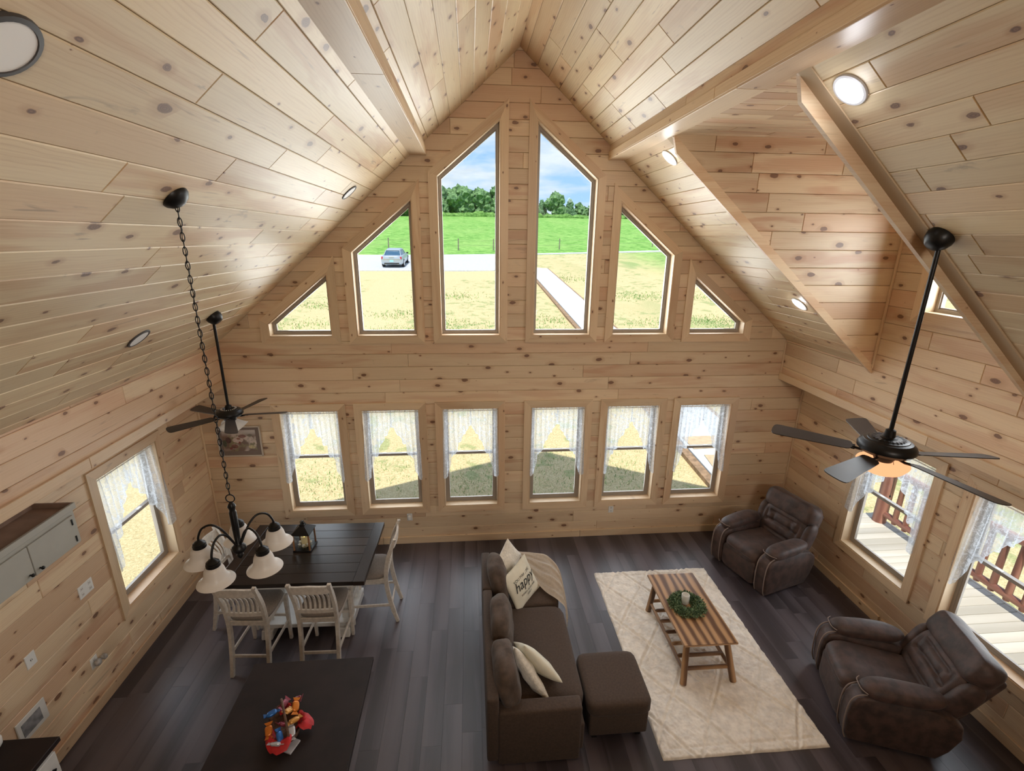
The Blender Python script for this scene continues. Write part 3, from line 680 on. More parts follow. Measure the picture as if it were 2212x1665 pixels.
# ------------------------------------------------------------------ dining set (counter height)
def make_chair(name, label):
    """front faces +y, origin on the floor under the seat centre"""
    e = thing(name, label, 'chair', group='white slat-back dining chairs'); Wd = .225
    for sx in (-1, 1):
        bm = B(); sweep(bm, spl([(sx * .185, -.30, 0), (sx * .185, -.245, .22), (sx * .186, -.205, .48), (sx * .188, -.205, .66), (sx * .190, -.235, .85), (sx * .193, -.315, 1.075), (sx * .194, -.325, 1.10)], 4), .034, [.034] * 3 + [.044] * 16 + [.034] * 6); obj('leg', bm, MWHITEW, e, 30)
        bm = B(); box(bm, (sx * .200, .195, .295), (.042, .042, .59), None, .004, 1, (.75, .75)); obj('leg', bm, MWHITEW, e, 30)
        bm = B(); box(bm, (sx * .192, -.02, .24), (.018, .42, .032), None, .003); obj('stretcher', bm, MWHITEW, e, 30)
    for yy, zz in ((.195, .32), (-.235, .20)):
        bm = B(); box(bm, (0, yy, zz), (.37, .018, .034), None, .003); obj('stretcher', bm, MWHITEW, e, 30)
    bm = B(); box(bm, (0, .0, .575), (.40, .41, .055), None, .004); obj('seat_frame', bm, MWHITEW, e, 30)
    bm = B(); soft(bm, (0, .012, .625), (.425, .43, .075), (5, 5, 2.6), 8); obj('seat', bm, MSEAT, e, 170)
    bm = B(); P = []
    nn = 10; rings = []
    for i in range(nn + 1):
        s = -1 + 2 * i / nn; x = s * .185; y = -.300 - .022 * (1 - s * s); h = .085 + .012 * (1 - abs(s)) ; zc_ = 1.035 + .006 * math.cos(s * 3)
        rings.append([bm.verts.new((x, y + dy, zc_ + dz)) for dy, dz in ((-.011, -h / 2), (.011, -h / 2 + .0), (.004, h / 2), (-.018, h / 2))])
    ringfaces(bm, rings); obj('top_rail', bm, MWHITEW, e, 40)
    bm = B(); rings = []
    for i in range(nn + 1):
        s = -1 + 2 * i / nn; rings.append([bm.verts.new((s * .178, -.222 - .012 * (1 - s * s) + dy, .715 + dz)) for dy, dz in ((-.010, -.02), (.010, -.02), (.010, .02), (-.010, .02))])
    ringfaces(bm, rings); obj('lower_rail', bm, MWHITEW, e, 40)
    for i in range(7):
        s = (i - 3) / 3.6; bm = B(); sweep(bm, spl([(s * .165, -.228 - .010 * (1 - s * s), .725), (s * .168, -.222, .80), (s * .170, -.245, .90), (s * .173, -.306 - .018 * (1 - s * s), 1.00)], 3), .020, .010); obj('slat', bm, MWHITEW, e, 40)
    return e
ch = make_chair('dining_chair', 'white slat-back dining chair at the near side of the table, under the chandelier'); ch.location = (-2.845, -1.86, 0); ch.rotation_euler.z = rad(-4)
for lab, x, y, a in (('near-side white slat-back dining chair, the one nearer the sofa', -2.165, -1.865, -2), ('white slat-back dining chair with light seat at the right end of the table', -1.79, -1.33, 91),
                     ('white slat-back dining chair at the left end of the table, mostly behind the chandelier shades', -3.235, -1.32, -92)):
    c = dup(ch); c.location = (x, y, 0); c.rotation_euler.z = rad(a); c['label'] = lab
e = thing('dining_table', 'counter-height dining table with dark plank top and white base', 'table', (-2.455, -1.38, 0), rad(-1.5)); TL, TW = 1.50, 1.07
for i in range(7):
    w_ = TW / 7; bm = B(); box(bm, (-.0, -TW / 2 + (i + .5) * w_, .885), (TL - .23, w_ - .002, .05), None, .0025); obj('top_plank', bm, MDTOP, e)
for sx in (-1, 1):
    bm = B(); box(bm, (sx * (TL / 2 - .057), 0, .885), (.114, TW + .006, .052), None, .003); uvbox(bm, list(bm.faces)); obj('end_board', bm, MDTOP, e)
for sy in (-1, 1): bm = B(); box(bm, (0, sy * (TW / 2 - .09), .82), (TL - .22, .022, .08), None, .002); obj('apron', bm, MWHITEW2, e)
for sx in (-1, 1): bm = B(); box(bm, (sx * (TL / 2 - .12), 0, .82), (.022, TW - .18, .08), None, .002); obj('apron', bm, MWHITEW2, e)
for sx in (-1, 1):
    for sy in (-1, 1): bm = B(); box(bm, (sx * .42, sy * .16, .47), (.09, .09, .66), None, .006); obj('pedestal_post', bm, MWHITEW2, e, 30)
    bm = B(); box(bm, (sx * .42, 0, .06), (.12, .62, .10), None, .008, 1, (1, 1.1)); obj('foot', bm, MWHITEW2, e, 30)
bm = B(); box(bm, (0, 0, .14), (1.0, .56, .05), None, .004); obj('base_shelf', bm, MWHITEW2, e)
bm = B(); box(bm, (0, 0, .76), (.86, .40, .04), None, .004); obj('top_cleat', bm, MWHITEW2, e)

# lantern with candle and greenery
lx, ly, lz = -2.497, -1.31, .911
e = thing('lantern', 'black and wood candle lantern on the dining table', 'lantern', (lx, ly, lz), rad(-4)); w2 = .085
bm = B(); box(bm, (0, 0, .009), (.20, .20, .018), None, .003); obj('base', bm, MBLACK, e, 30)
for sx in (-1, 1):
    for sy in (-1, 1): bm = B(); box(bm, (sx * w2, sy * w2, .115), (.016, .016, .195), None, .002); obj('corner_post', bm, MLANT, e)
for k, (dx, dy) in enumerate(((0, -1), (0, 1), (-1, 0), (1, 0))):
    bm = B(); box(bm, (dx * w2, dy * w2, .115), (.156 if dx == 0 else .002, .156 if dy == 0 else .002, .19)); obj('glass_pane', bm, MGLASS, e)
bm = B(); box(bm, (0, 0, .216), (.205, .205, .010), None, .002)
a = [bm.verts.new((sx * .100, sy * .100, .221)) for sx, sy in ((-1, -1), (1, -1), (1, 1), (-1, 1))]; b_ = [bm.verts.new((sx * .030, sy * .030, .285)) for sx, sy in ((-1, -1), (1, -1), (1, 1), (-1, 1))]; ringfaces(bm, [a, b_])
box(bm, (0, 0, .295), (.055, .055, .022), None, .003); obj('roof', bm, MBLACK, e, 25)
bm = B(); lathe(bm, [(.0, .34), (.012, .335), (.014, .325), (.008, .315), (.012, .305)], 12); obj('finial', bm, MBLACK, e, 60)
bm = B(); tube(bm, [(.022 * math.cos(q * PI / 6), .0, .325 + .022 * math.sin(q * PI / 6)) for q in range(12)], .003, 6, closed=True); obj('ring_handle', bm, MBLACK, e, 170)
e = thing('pillar_candle', 'ivory pillar candle inside the lantern', 'candle', (lx, ly, lz + .019))
bm = B(); lathe(bm, [(.0, .0), (.036, .0), (.037, .12), (.033, .123), (.024, .115), (.0, .113)], 24); obj('wax', bm, MWAX, e, 40)
bm = B(); cyl(bm, (0, 0, .11), (0, 0, .125), .0015, n=5); lathe(bm, [(.0, .124), (.004, .130), (.0, .142)], 8); obj('flame', bm, MFLAME, e)
def leafcloud(n, sampler, size, seed, ratio=.45):
    R = random.Random(seed); vs = []; fs = []
    for i in range(n):
        p, nr = sampler(R); d = Vector((R.gauss(0, 1), R.gauss(0, 1), R.gauss(0, 1))) * .55 + nr; d.normalize(); s = d.cross(Vector((R.gauss(0, 1), R.gauss(0, 1), R.gauss(0, 1)))).normalized(); L = size * R.uniform(.6, 1.25)
        k = len(vs); nn = d.cross(s) * L * .12
        vs += [p, p + d * L * .5 + s * L * ratio * .5 + nn, p + d * L, p + d * L * .5 - s * L * ratio * .5 + nn]; fs += [(k, k + 1, k + 2), (k, k + 2, k + 3)]
    return vs, fs
def m_leaf(name, a, c, rough=.6):
    b = NB(name); g = b.n('NewGeometry'); col = b.mix(b.ramp(g.outputs['Random Per Island'], 0, 1), a, c); b.bsdf(col, rough); return b.m
MLEAF = m_leaf('boxwood_leaf', (.03, .075, .03), (.24, .34, .18)); MLEAF2 = m_leaf('sage_leaf', (.10, .12, .07), (.38, .36, .26))
def leafobj(name, n, sm, size, seed, mat, parent, ratio=.45):
    vs, fs = leafcloud(n, sm, size, seed, ratio); me = bpy.data.meshes.new(name); me.from_pydata(vs, [], fs); return finish(me, name, mat, parent)
e = thing('flower_ring', 'small ring of sage leaves and white blooms around the candle in the lantern', 'flowers', (lx, ly, lz + .019))
def sm(R): a = R.uniform(0, 2 * PI); r = R.uniform(.046, .068); return Vector((r * math.cos(a), r * math.sin(a), R.uniform(.005, .04))), Vector((0, 0, .4))
o = leafobj('foliage', 170, sm, .020, 5, MLEAF2, e); o['kind'] = 'stuff'
R_ = random.Random(4)
for i in range(7):
    a = i * .9 + .2; bm = B(); soft(bm, (.058 * math.cos(a), .058 * math.sin(a), .045), (.032, .032, .026), 2, 3, None, .004, 60, seed=i); obj('bloom', bm, MFUR, e, 170)

# ------------------------------------------------------------------ kitchen island, candy basket
e = thing('kitchen_island', 'kitchen island with plain dark wood top, carrying the candy basket', 'kitchen island', (-1.93, -3.8, 0))
bm = B(); box(bm, (0, 0, .89), (.965, 1.84, .04), None, .004); uvbox(bm, list(bm.faces)); obj('countertop', bm, MISL, e)
bm = B(); box(bm, (-.06, -.02, .47), (.46, 1.50, .80), None, .004); obj('cabinet_body', bm, MISL, e)
bm = B(); box(bm, (-.06, -.02, .035), (.40, 1.44, .07)); obj('toe_kick', bm, MBLACK, e)
for i in range(3): bm = B(); box(bm, (.177, -.50 + i * .49, .47), (.018, .45, .72), None, .003); obj('panel', bm, MISL, e)
bx, by, bz = -1.945, -3.475, .911
e = thing('candy_basket', 'small woven basket with a high handle and red tissue, full of sweets, on the island', 'basket', (bx, by, bz), rad(28)); e.scale = (1.5, 1.5, 1.35)
MRED = m_plain('red_tissue', (.45, .012, .016), .6, var=.3, vs=20, bump=.006, bs=25); MWICK = m_plain('brown_wicker', (.13, .07, .045), .8, var=.4, vs=80, bump=.003, bs=130)
bm = B(); lathe(bm, [(.0, .004), (.070, .004), (.078, .02), (.088, .06), (.092, .062), (.085, .058), (.074, .02), (.0, .012)], 24, Matrix.Diagonal((.8, 1.15, 1, 1))); obj('basket_body', bm, MWICK, e, 60)
bm = B(); tube(bm, [(0, .098 * math.cos(q * PI / 14), .05 + .115 * math.sin(q * PI / 14)) for q in range(15)], .006, 6); obj('handle', bm, MWICK, e, 170)
def tissue(a0, a1, r1, zz, seed):
    bm = B(); n = 14; rings = []
    for i in range(n + 1):
        a = a0 + (a1 - a0) * i / n; row = []; tip = math.sin(PI * i / n) ** .8
        for k, t in enumerate((0, .3, .6, 1)):
            r = .06 + (r1 * (.35 + .65 * tip) + .0) * t; z = .035 + zz * math.sin(t * 2.4) + (.020 * t + .006) * noise.noise(Vector((i * .9, k * 1.3, seed)))
            if t == 1: z = max(.006, z - .03 * tip)
            row.append(bm.verts.new((r * math.cos(a) * .85, r * math.sin(a) * 1.1, z)))
        rings.append(row)
    ringfaces(bm, rings, close=False, cap=False); return bm
for a0, a1, r1, zz, sd in ((-3.15, -1.35, .075, .035, 1), (-.85, .05, .085, .040, 2), (.9, 1.9, .04, .04, 3)):
    bm = tissue(rad(0) + a0, a1, r1, zz, sd); o = obj('tissue', bm, MRED, e, 170)
CAN = [((.55, .16, .02), 'orange'), ((.03, .14, .42), 'blue'), ((.20, .03, .05), 'maroon'), ((.60, .30, .08), 'gold'), ((.55, .57, .62), 'silver'), ((.62, .20, .03), 'bright orange')]
spots = [(-.075, -.02, .075, 0, 'lying out over the left rim'), (-.05, .06, .085, 1, 'under the handle at the far left'), (-.035, -.075, .07, 1, 'at the near rim by the red tissue'), (.02, .02, .10, 3, 'in the middle under the handle'), (.055, .03, .095, 5, 'standing at the right side'), (-.01, -.03, .085, 2, 'in the centre of the pile'), (.01, .09, .075, 2, 'at the far end'), (-.055, -.095, .06, 4, 'at the near left rim'), (.015, -.075, .065, 4, 'at the near end'), (.07, .075, .08, 2, 'beside the right tissue flap'), (.035, -.04, .09, 3, 'leaning on the right rim')]
for i, (x, y, z, ci, where) in enumerate(spots):
    R_ = random.Random(i + 50); col, cn = CAN[ci]; P = Matrix.Rotation(rad(28), 4, 'Z') @ Vector((x * 1.45, y * 1.45, 0))
    o_ = thing('candy_packet', '%s foil candy packet %s of the basket' % (cn, where), 'candy', (bx + P.x, by + P.y, bz + z * 1.3), group='candy packets in the basket'); o_.scale = (1.45, 1.45, 1.45); o_.rotation_euler = (R_.uniform(-.7, .7), R_.uniform(-.7, .7), R_.uniform(0, 3))
    mt = bpy.data.materials.get('foil_' + cn) or m_plain('foil_' + cn, col, .28, .35, bump=.002, bs=60)
    bm = B(); soft(bm, (0, 0, 0), (.050, .034, .018), (4, 3, 2), 4, None, .004, 50, seed=i); obj('wrapper', bm, mt, o_, 170)
    bm = B()
    for sx in (-1, 1):
        a = [bm.verts.new((sx * .024, dy * .010, dz * .002)) for dy, dz in ((-1, -1), (1, -1), (1, 1), (-1, 1))]; b_ = [bm.verts.new((sx * .037, dy * .019, dz * .001 + .002)) for dy, dz in ((-1, -1), (1, -1), (1, 1), (-1, 1))]; ringfaces(bm, [a, b_])
    x_ = obj('crimped_ends', bm, mt, o_); x_['kind'] = 'stuff'
bm = B(); box(bm, (0, 0, .006), (.075, .10, .012), None, .002); o_ = obj('notepad', bm, m_plain('pale_paper', (.42, .42, .46), .6, var=.08, vs=20)); o_.location = (-1.872, -3.60, bz); o_.rotation_euler.z = rad(-22); tag(o_, 'small pale square notepad on the island in front of the candy basket', 'notepad')

# ------------------------------------------------------------------ left side: counter, wall cabinet, wall plates
e = thing('kitchen_counter', 'dark countertop on white base cabinet in the lower left corner', 'kitchen counter', (-3.81, -4.1, 0))
bm = B(); box(bm, (-.008, 0, .89), (.61, 1.40, .04), None, .004); uvbox(bm, list(bm.faces)); obj('countertop', bm, MISL, e)
bm = B(); box(bm, (-.02, -.01, .48), (.56, 1.34, .78), None, .004); obj('cabinet_body', bm, MWHITEW2, e); bm = B(); box(bm, (-.05, -.01, .045), (.48, 1.30, .09)); obj('toe_kick', bm, MBLACK, e)
for i in range(3):
    bm = B(); box(bm, (.27, .44 - i * .45, .48), (.02, .43, .70), None, .003); d = obj('door', bm, MWHITEW2, e); bm = B(); lathe(bm, [(.0, .022), (.012, .018), (.006, .0)], 12, Matrix.Translation((.28, .60 - i * .45, .72)) @ rot(0, 0, PI / 2)); obj('knob', bm, MBLACK, d, 60)
bm = B(); lathe(bm, [(.0, .0), (.03, .0), (.042, .02), (.046, .06), (.036, .095), (.03, .10), (.033, .105), (.036, .13), (.022, .150), (.0, .155)], 24); o_ = obj('ceramic_jar', bm, m_plain('white_ceramic', (.72, .70, .66), .3), None, 60); o_.location = (-3.885, -3.455, .911); tag(o_, 'white rounded ceramic jar on the corner counter at the picture edge', 'jar', 'white jars on the counter')
o2 = dup(o_); o2.location = (-3.845, -3.565, .911); o2.scale = (.9, .9, .75); o2['label'] = 'squat white ceramic jar on the corner counter, the nearer of two'
e = thing('wall_cabinet', 'greige over-range wall cabinet with black knobs on the left wall', 'cabinet', (-XW + .003, -3.06, 1.865)); cw, chh = 1.20, .315
bm = B(); box(bm, (.155, 0, chh / 2 - .006), (.31, cw, chh - .012), None, .002); obj('cabinet_body', bm, MGREIGE, e)
bm = B(); box(bm, (.155, 0, chh - .004), (.30, cw - .03, .006)); obj('top_panel', bm, MDUST, e)
bm = B(); box(bm, (.155, cw / 2 + .002, chh + .012), (.33, .018, .05), None, .002); obj('crown_board', bm, MDUST, e)
bm = B(); box(bm, (.322, 0, chh + .012), (.022, cw + .02, .05), None, .002); obj('crown_board', bm, MGREIGE, e)
bm = B(); box(bm, (.012, 0, chh + .02), (.018, cw, .05)); obj('back_cleat', bm, MDUST, e)
for i, (y0, y1) in enumerate(((.15, .57), (-.28, .145), (-.59, -.285))):
    bm = B(); box(bm, (.319, (y0 + y1) / 2, .135), (.018, y1 - y0, .25), None, .003); d = obj('door', bm, MGREIGE, e); yk = y0 + .04 if i == 0 else y1 - .04
    bm = B(); lathe(bm, [(.0, .030), (.011, .028), (.014, .020), (.006, .010), (.007, .0)], 14, Matrix.Translation((.328, yk, .05)) @ rot(0, 0, PI / 2)); obj('knob', bm, MBLACK, d, 60)
    for zz in (.06, .21): bm = B(); box(bm, (.331, y1 - .03 if i == 0 else y0 + .03, zz), (.006, .010, .05)); obj('hinge', bm, MBLACK, d)
def plate(name, label, F, u, v, w_, h, holes, mat=MWHITE, group='wall plates'):
    e = thing(name, label, 'outlet', F.at(u, v, 0), group=group); m = ML(); m.prism(F, rect(u - w_ / 2, u + w_ / 2, v - h / 2, v + h / 2), .006, 0, (u - w_ / 2, u + w_ / 2, v - h / 2, v + h / 2), .003); m.make('cover_plate', mat, e)
    for du, dv, a, b_ in holes:
        m = ML(); m.prism(F, rect(u + du - a / 2, u + du + a / 2, v + dv - b_ / 2, v + dv + b_ / 2), .008, .004); m.make('receptacle', MWHITEW2, e)
        for q in (-1, 1):
            m = ML(); m.prism(F, rect(u + du + q * .006 - .002, u + du + q * .006 + .002, v + dv - .006, v + dv + .006), .0085, .006); m.make('slot', MRIM, e)
    return e
plate('wall_outlet', 'wide white outlet plate on the left wall beside the window', FLW, -2.20, 1.19, .165, .125, [(-.045, .028, .03, .034), (-.045, -.028, .03, .034), (.045, .028, .03, .034), (.045, -.028, .03, .034)])
plate('wall_outlet', 'small white outlet plate low on the gable beside the table, with a plugged-in device', FG, -1.506, .43, .075, .115, [(0, .026, .03, .034), (0, -.026, .03, .034)])
plate('wall_outlet', 'small pale outlet plate low on the gable between sofa and recliner', FG, 1.458, .44, .075, .115, [(0, .026, .03, .034), (0, -.026, .03, .034)])
plate('wall_outlet', 'white outlet plate low on the left wall holding plugs', FLW, -2.33, .475, .08, .115, [(0, .026, .03, .034), (0, -.026, .03, .034)])
plate('wall_outlet', 'white switch plate at the left picture edge under the wall cabinet', FLW, -2.83, 1.03, .09, .12, [(0, 0, .012, .03)])
bm = B(); soft(bm, (0, 0, 0), (.05, .045, .075), 4, 4); o_ = obj('plug_in_freshener', bm, MWHITE, None, 170); o_.location = (-1.506, -.036, .44); tag(o_, 'white plug-in device on the gable outlet beside the dining table', 'plug')
bm = B(); soft(bm, (0, 0, 0), (.05, .06, .06), 3, 4); soft(bm, (.02, .055, .01), (.05, .04, .05), 3, 3); o_ = obj('power_adapter', bm, m_plain('grey_adapter', (.40, .38, .36), .5, var=.3, vs=40), None, 170); o_.location = (-4.10, -2.33, .47); tag(o_, 'grey plug adapters in the low outlet of the left wall', 'plug')
e = thing('wall_box', 'white recessed utility box with grey interior low on the left wall above the counter', 'wall box', FLW.at(-2.97, .56))
bm = B(); box(bm, (.006, 0, 0), (.012, .26, .20), None, .004); o_ = obj('box_rim', bm, MWHITEW2, e, 30)
bm = B(); box(bm, (.013, -.01, .0), (.004, .17, .12), None, .001); obj('box_interior', bm, m_plain('box_grey', (.22, .22, .23), .6, var=.3, vs=20), e)
# framed print
e = thing('framed_print', 'framed farm print with brown border on the gable, behind the smaller ceiling fan', 'picture', (-3.664, -.002, 1.46)); pw, ph_ = .555, .43
b = NB('farm_print'); uv = b.gen(); vo = b.n('TexVoronoi', feature='SMOOTH_F1'); b.l(b.vmul(uv, (9, 1, 11)), vo.inputs['Vector']); vo.inputs['Scale'].default_value = 1
sc_ = b.n('SeparateColor'); b.l(vo.outputs['Color'], sc_.inputs[0]); c1 = b.mix(b.ramp(sc_.outputs[0], .35, .6), (.19, .12, .09), (.60, .50, .44)); sp = b.n('SeparateXYZ'); b.l(uv, sp.inputs[0])
c1 = b.mix(b.ramp(b.noise(uv, 16, 3), .52, .6), c1, (.24, .21, .12)); c1 = b.mix(b.ramp(sp.outputs['Z'], .27, .36), c1, (.50, .44, .41)); b.bsdf(c1, .4)
MPRINT = b.m
bm = B(); box(bm, (0, -.008, ph_ / 2), (pw - .02, .010, ph_ - .02)); obj('backing', bm, m_plain('brown_mat', (.20, .15, .125), .6), e)
bm = B(); box(bm, (0, -.014, ph_ / 2 + .012), (pw - .13, .003, ph_ - .13)); obj('print', bm, MPRINT, e)
MPF = m_plain('champagne_frame', (.55, .48, .40), .35)
for c, s in (((0, -.012, .008), (pw, .022, .018)), ((0, -.012, ph_ - .008), (pw, .022, .018)), ((-pw / 2 + .008, -.012, ph_ / 2), (.018, .022, ph_)), ((pw / 2 - .008, -.012, ph_ / 2), (.018, .022, ph_))):
    bm = B(); box(bm, c, s, None, .003); obj('frame_bar', bm, MPF, e)
R_ = random.Random(3)
for k, (x, z, sx_, sz, col) in enumerate(((-.14, .235, .075, .085, (.10, .05, .045)), (-.02, .235, .14, .075, (.62, .50, .45)), (-.01, .255, .05, .03, (.33, .16, .12)), (.04, .29, .10, .05, (.25, .13, .11)), (.13, .25, .09, .10, (.55, .47, .42)), (.14, .30, .07, .04, (.20, .17, .13)), (-.07, .145, .09, .06, (.20, .09, .07)), (-.12, .12, .04, .035, (.22, .07, .06)), (.15, .135, .09, .05, (.52, .45, .26)), (.0, .20, .03, .03, (.28, .08, .05)), (-.19, .19, .05, .10, (.08, .09, .06)))):
    bm = B(); lathe(bm, [(.0005, 0), (.5, 0)], 14, Matrix.Translation((x, -.0158 - k * .0001, z)) @ rot(0, PI / 2) @ Matrix.Diagonal((sx_, sz, 1, 1)), cap=False); obj('printed_shape', bm, m_plain('print_ink', col, .5, var=.2, vs=40), e)

# ------------------------------------------------------------------ rug
e = thing('area_rug', 'cream shag rug with a carved diamond lattice under the coffee table', 'rug', (1.775, -2.075, 0))
rw, rl = 1.53, 2.42; nx, ny = 190, 300; vs = []; fs = []
def rugz(x, y):
    dx, dy = rw / 2 - abs(x), rl / 2 - abs(y); ed = min(dx, dy); z = .020 + .0075 * noise.noise(Vector((x * 17, y * 17, 0))) + .005 * noise.noise(Vector((x * 42, y * 42, 3))) + .004 * noise.noise(Vector((x * 90, y * 90, 9)))
    for s_ in (-1, 1):
        q = (y / .62 + s_ * x / .44 + .02 * math.sin(y * 9)) % 1.0; q = min(q, 1 - q); z -= .015 * math.exp(-(q / .034) ** 2); z += .005 * math.exp(-((q - .075) / .03) ** 2)
    z -= .009 * math.exp(-((ed - .085) / .012) ** 2)
    return max(.003, z) * min(1, (ed / .012) ** .5 if ed > 0 else 0) 
for j in range(ny + 1):
    for i in range(nx + 1):
        x, y = -rw / 2 + rw * i / nx, -rl / 2 + rl * j / ny
        wob = .006 * noise.noise(Vector((x * 5 + 7, y * 5, 1))); vs.append((x + wob * (abs(x) > rw / 2 - .02), y + wob * (abs(y) > rl / 2 - .02), rugz(x, y) + .0005))
for j in range(ny):
    for i in range(nx): a = j * (nx + 1) + i; fs.append((a, a + 1, a + nx + 2, a + nx + 1))
me = bpy.data.meshes.new('pile'); me.from_pydata(vs, [], fs); MRUG = m_plain('cream_shag', (.86, .80, .71), .95, var=.10, vs=16, bump=.004, bs=160, Sheen_Weight=.3); finish(me, 'pile', MRUG, e, 175)
bm = B(); box(bm, (0, 0, .0015), (rw - .01, rl - .01, .002)); obj('backing', bm, MRUG, e)

# ------------------------------------------------------------------ coffee table, wreath, candle
RZ = .020
e = thing('coffee_table', 'rustic striped-wood coffee table with splayed log legs standing on the rug', 'table', (1.752, -2.018, RZ), rad(-.3)); tw, tl, th = .56, 1.055, .435
bm = B(); box(bm, (0, 0, th - .009), (tw, tl, .022), None, .003); obj('tabletop', bm, MACA, e)
for sx in (-1, 1): bm = B(); box(bm, (sx * .215, 0, th - .035), (.03, tl - .12, .035), None, .003); obj('apron', bm, MACA, e)
for sx in (-1, 1):
    for sy in (-1, 1):
        bm = B(); cyl(bm, (sx * .205, sy * (tl / 2 - .10), th - .02), (sx * .262, sy * (tl / 2 + (.045 if sy < 0 else -.10)), .0), .032, .034, 10, mid=[(.5, .033)]); obj('leg', bm, MACA, e, 50)
    bm = B(); cyl(bm, (sx * .245, -tl / 2 + .02, .115), (sx * .245, tl / 2 - .12, .115), .020, .018, 10); obj('side_rail', bm, MACA, e, 50)
for i in range(7): yy = -tl / 2 + .02 + i * .158; bm = B(); cyl(bm, (-.245, yy, .128), (.245, yy, .128), .012, .012, 10, mid=[(.06, .021), (.94, .021)]); obj('shelf_slat', bm, MACA, e, 50)
wz = RZ + th + .003
e = thing('wreath', 'round boxwood wreath lying on the coffee table', 'wreath', (1.728, -2.02, wz))
def sm(R):
    a = R.uniform(0, 2 * PI); b_ = R.uniform(-.35, PI + .35); r = .130 + .066 * math.cos(b_) * R.uniform(.3, 1); z = .008 + .055 * math.sin(b_) * R.uniform(.3, 1)
    return Vector((r * math.cos(a), r * math.sin(a), max(.004, z))), Vector(((r - .125) * 6 * math.cos(a), (r - .125) * 6 * math.sin(a), .5))
o = leafobj('foliage', 3600, sm, .026, 8, MLEAF, e, .6); o['kind'] = 'stuff'
bm = B(); tube(bm, [(.125 * math.cos(q * PI / 14), .125 * math.sin(q * PI / 14), .024) for q in range(28)], .022, 8, closed=True); obj('vine_ring', bm, MLEAF, e, 170)
bm = B(); lathe(bm, [(.0, .0), (.042, .0), (.043, .10), (.040, .104), (.034, .101), (.030, .085), (.0, .082)], 28); o_ = obj('pillar_candle', bm, MWAXW, None, 50); o_.location = (1.73, -1.965, wz); tag(o_, 'white pillar candle standing in the middle of the wreath', 'candle')

# ------------------------------------------------------------------ sofa
def rbox(bm, c, s, r=.03, seg=3, M=None): box(bm, c, s, M, r, seg)
e = thing('sofa', 'dark brown fabric sofa with its back to the dining area', 'sofa', (0, -2.25, 0)); YN, YF = -.97, .95
bm = B(); rbox(bm, (-.06, -.02, .215), (.78, 1.82, .29), .02); obj('base', bm, MSOFA, e, 60)
for k, (y0, y1) in enumerate(((YN + .0, .32), (.325, YF))):
    bm = B(); rbox(bm, (-.455, (y0 + y1) / 2, .395), (.10, y1 - y0, .68), .022); obj('back_frame', bm, MSOFA, e, 60)
bm = B(); rbox(bm, (-.06, YN + .065, .30), (.70, .135, .58), .022); obj('armrest', bm, MSOFA, e, 60)
bm = B(); rbox(bm, (-.06, YF - .055, .30), (.70, .12, .58), .022); obj('armrest', bm, MSOFA, e, 60)
bm = B(); soft(bm, (.0, -.24, .405), (.72, 1.16, .16), (9, 12, 5), 10, None, .004, 5); obj('seat_cushion', bm, MSOFA, e, 170)
bm = B(); soft(bm, (-.01, .595, .405), (.70, .50, .16), (9, 9, 5), 8, None, .004, 5, seed=2); obj('seat_cushion', bm, MSOFA, e, 170)
def lumpy(seed):
    def d(q, p):
        n = noise.noise(Vector((q.x * 1.5, q.y * 2 + seed, q.z * 2))) * .09; return q * (1 + n)
    return d
for i, (yy, ll, tz) in enumerate(((-.66, .52, 4), (-.10, .58, -3), (.55, .56, 3))):
    bm = B(); soft(bm, (-.325, yy, .665), (.21, ll, .46), (2.8, 3.2, 3.0), 9, rot(rad(tz), 0, rad(-9)), .012, 7, lumpy(i), seed=i); obj('back_cushion', bm, MSOFA2, e, 170)
for sx in (-.36, .22):
    for sy in (-.9, .88): bm = B(); cyl(bm, (sx, sy, 0), (sx, sy, .08), .022, .028, 10); obj('leg', bm, MBLACK, e, 40)
e = thing('ottoman', 'square dark brown fabric ottoman at the corner of the rug', 'ottoman', (.665, -2.815, 0))
bm = B(); rbox(bm, (0, 0, .195), (.53, .53, .25), .02); obj('base', bm, MSOFA, e, 60)
bm = B(); soft(bm, (0, 0, .375), (.58, .58, .15), (10, 10, 5), 9, None, .003, 5); obj('cushion', bm, MSOFA, e, 170)
for sx in (-1, 1):
    for sy in (-1, 1): bm = B(); box(bm, (sx * .20, sy * .20, .035), (.05, .05, .07), None, .004); obj('leg', bm, MBLACK, e)
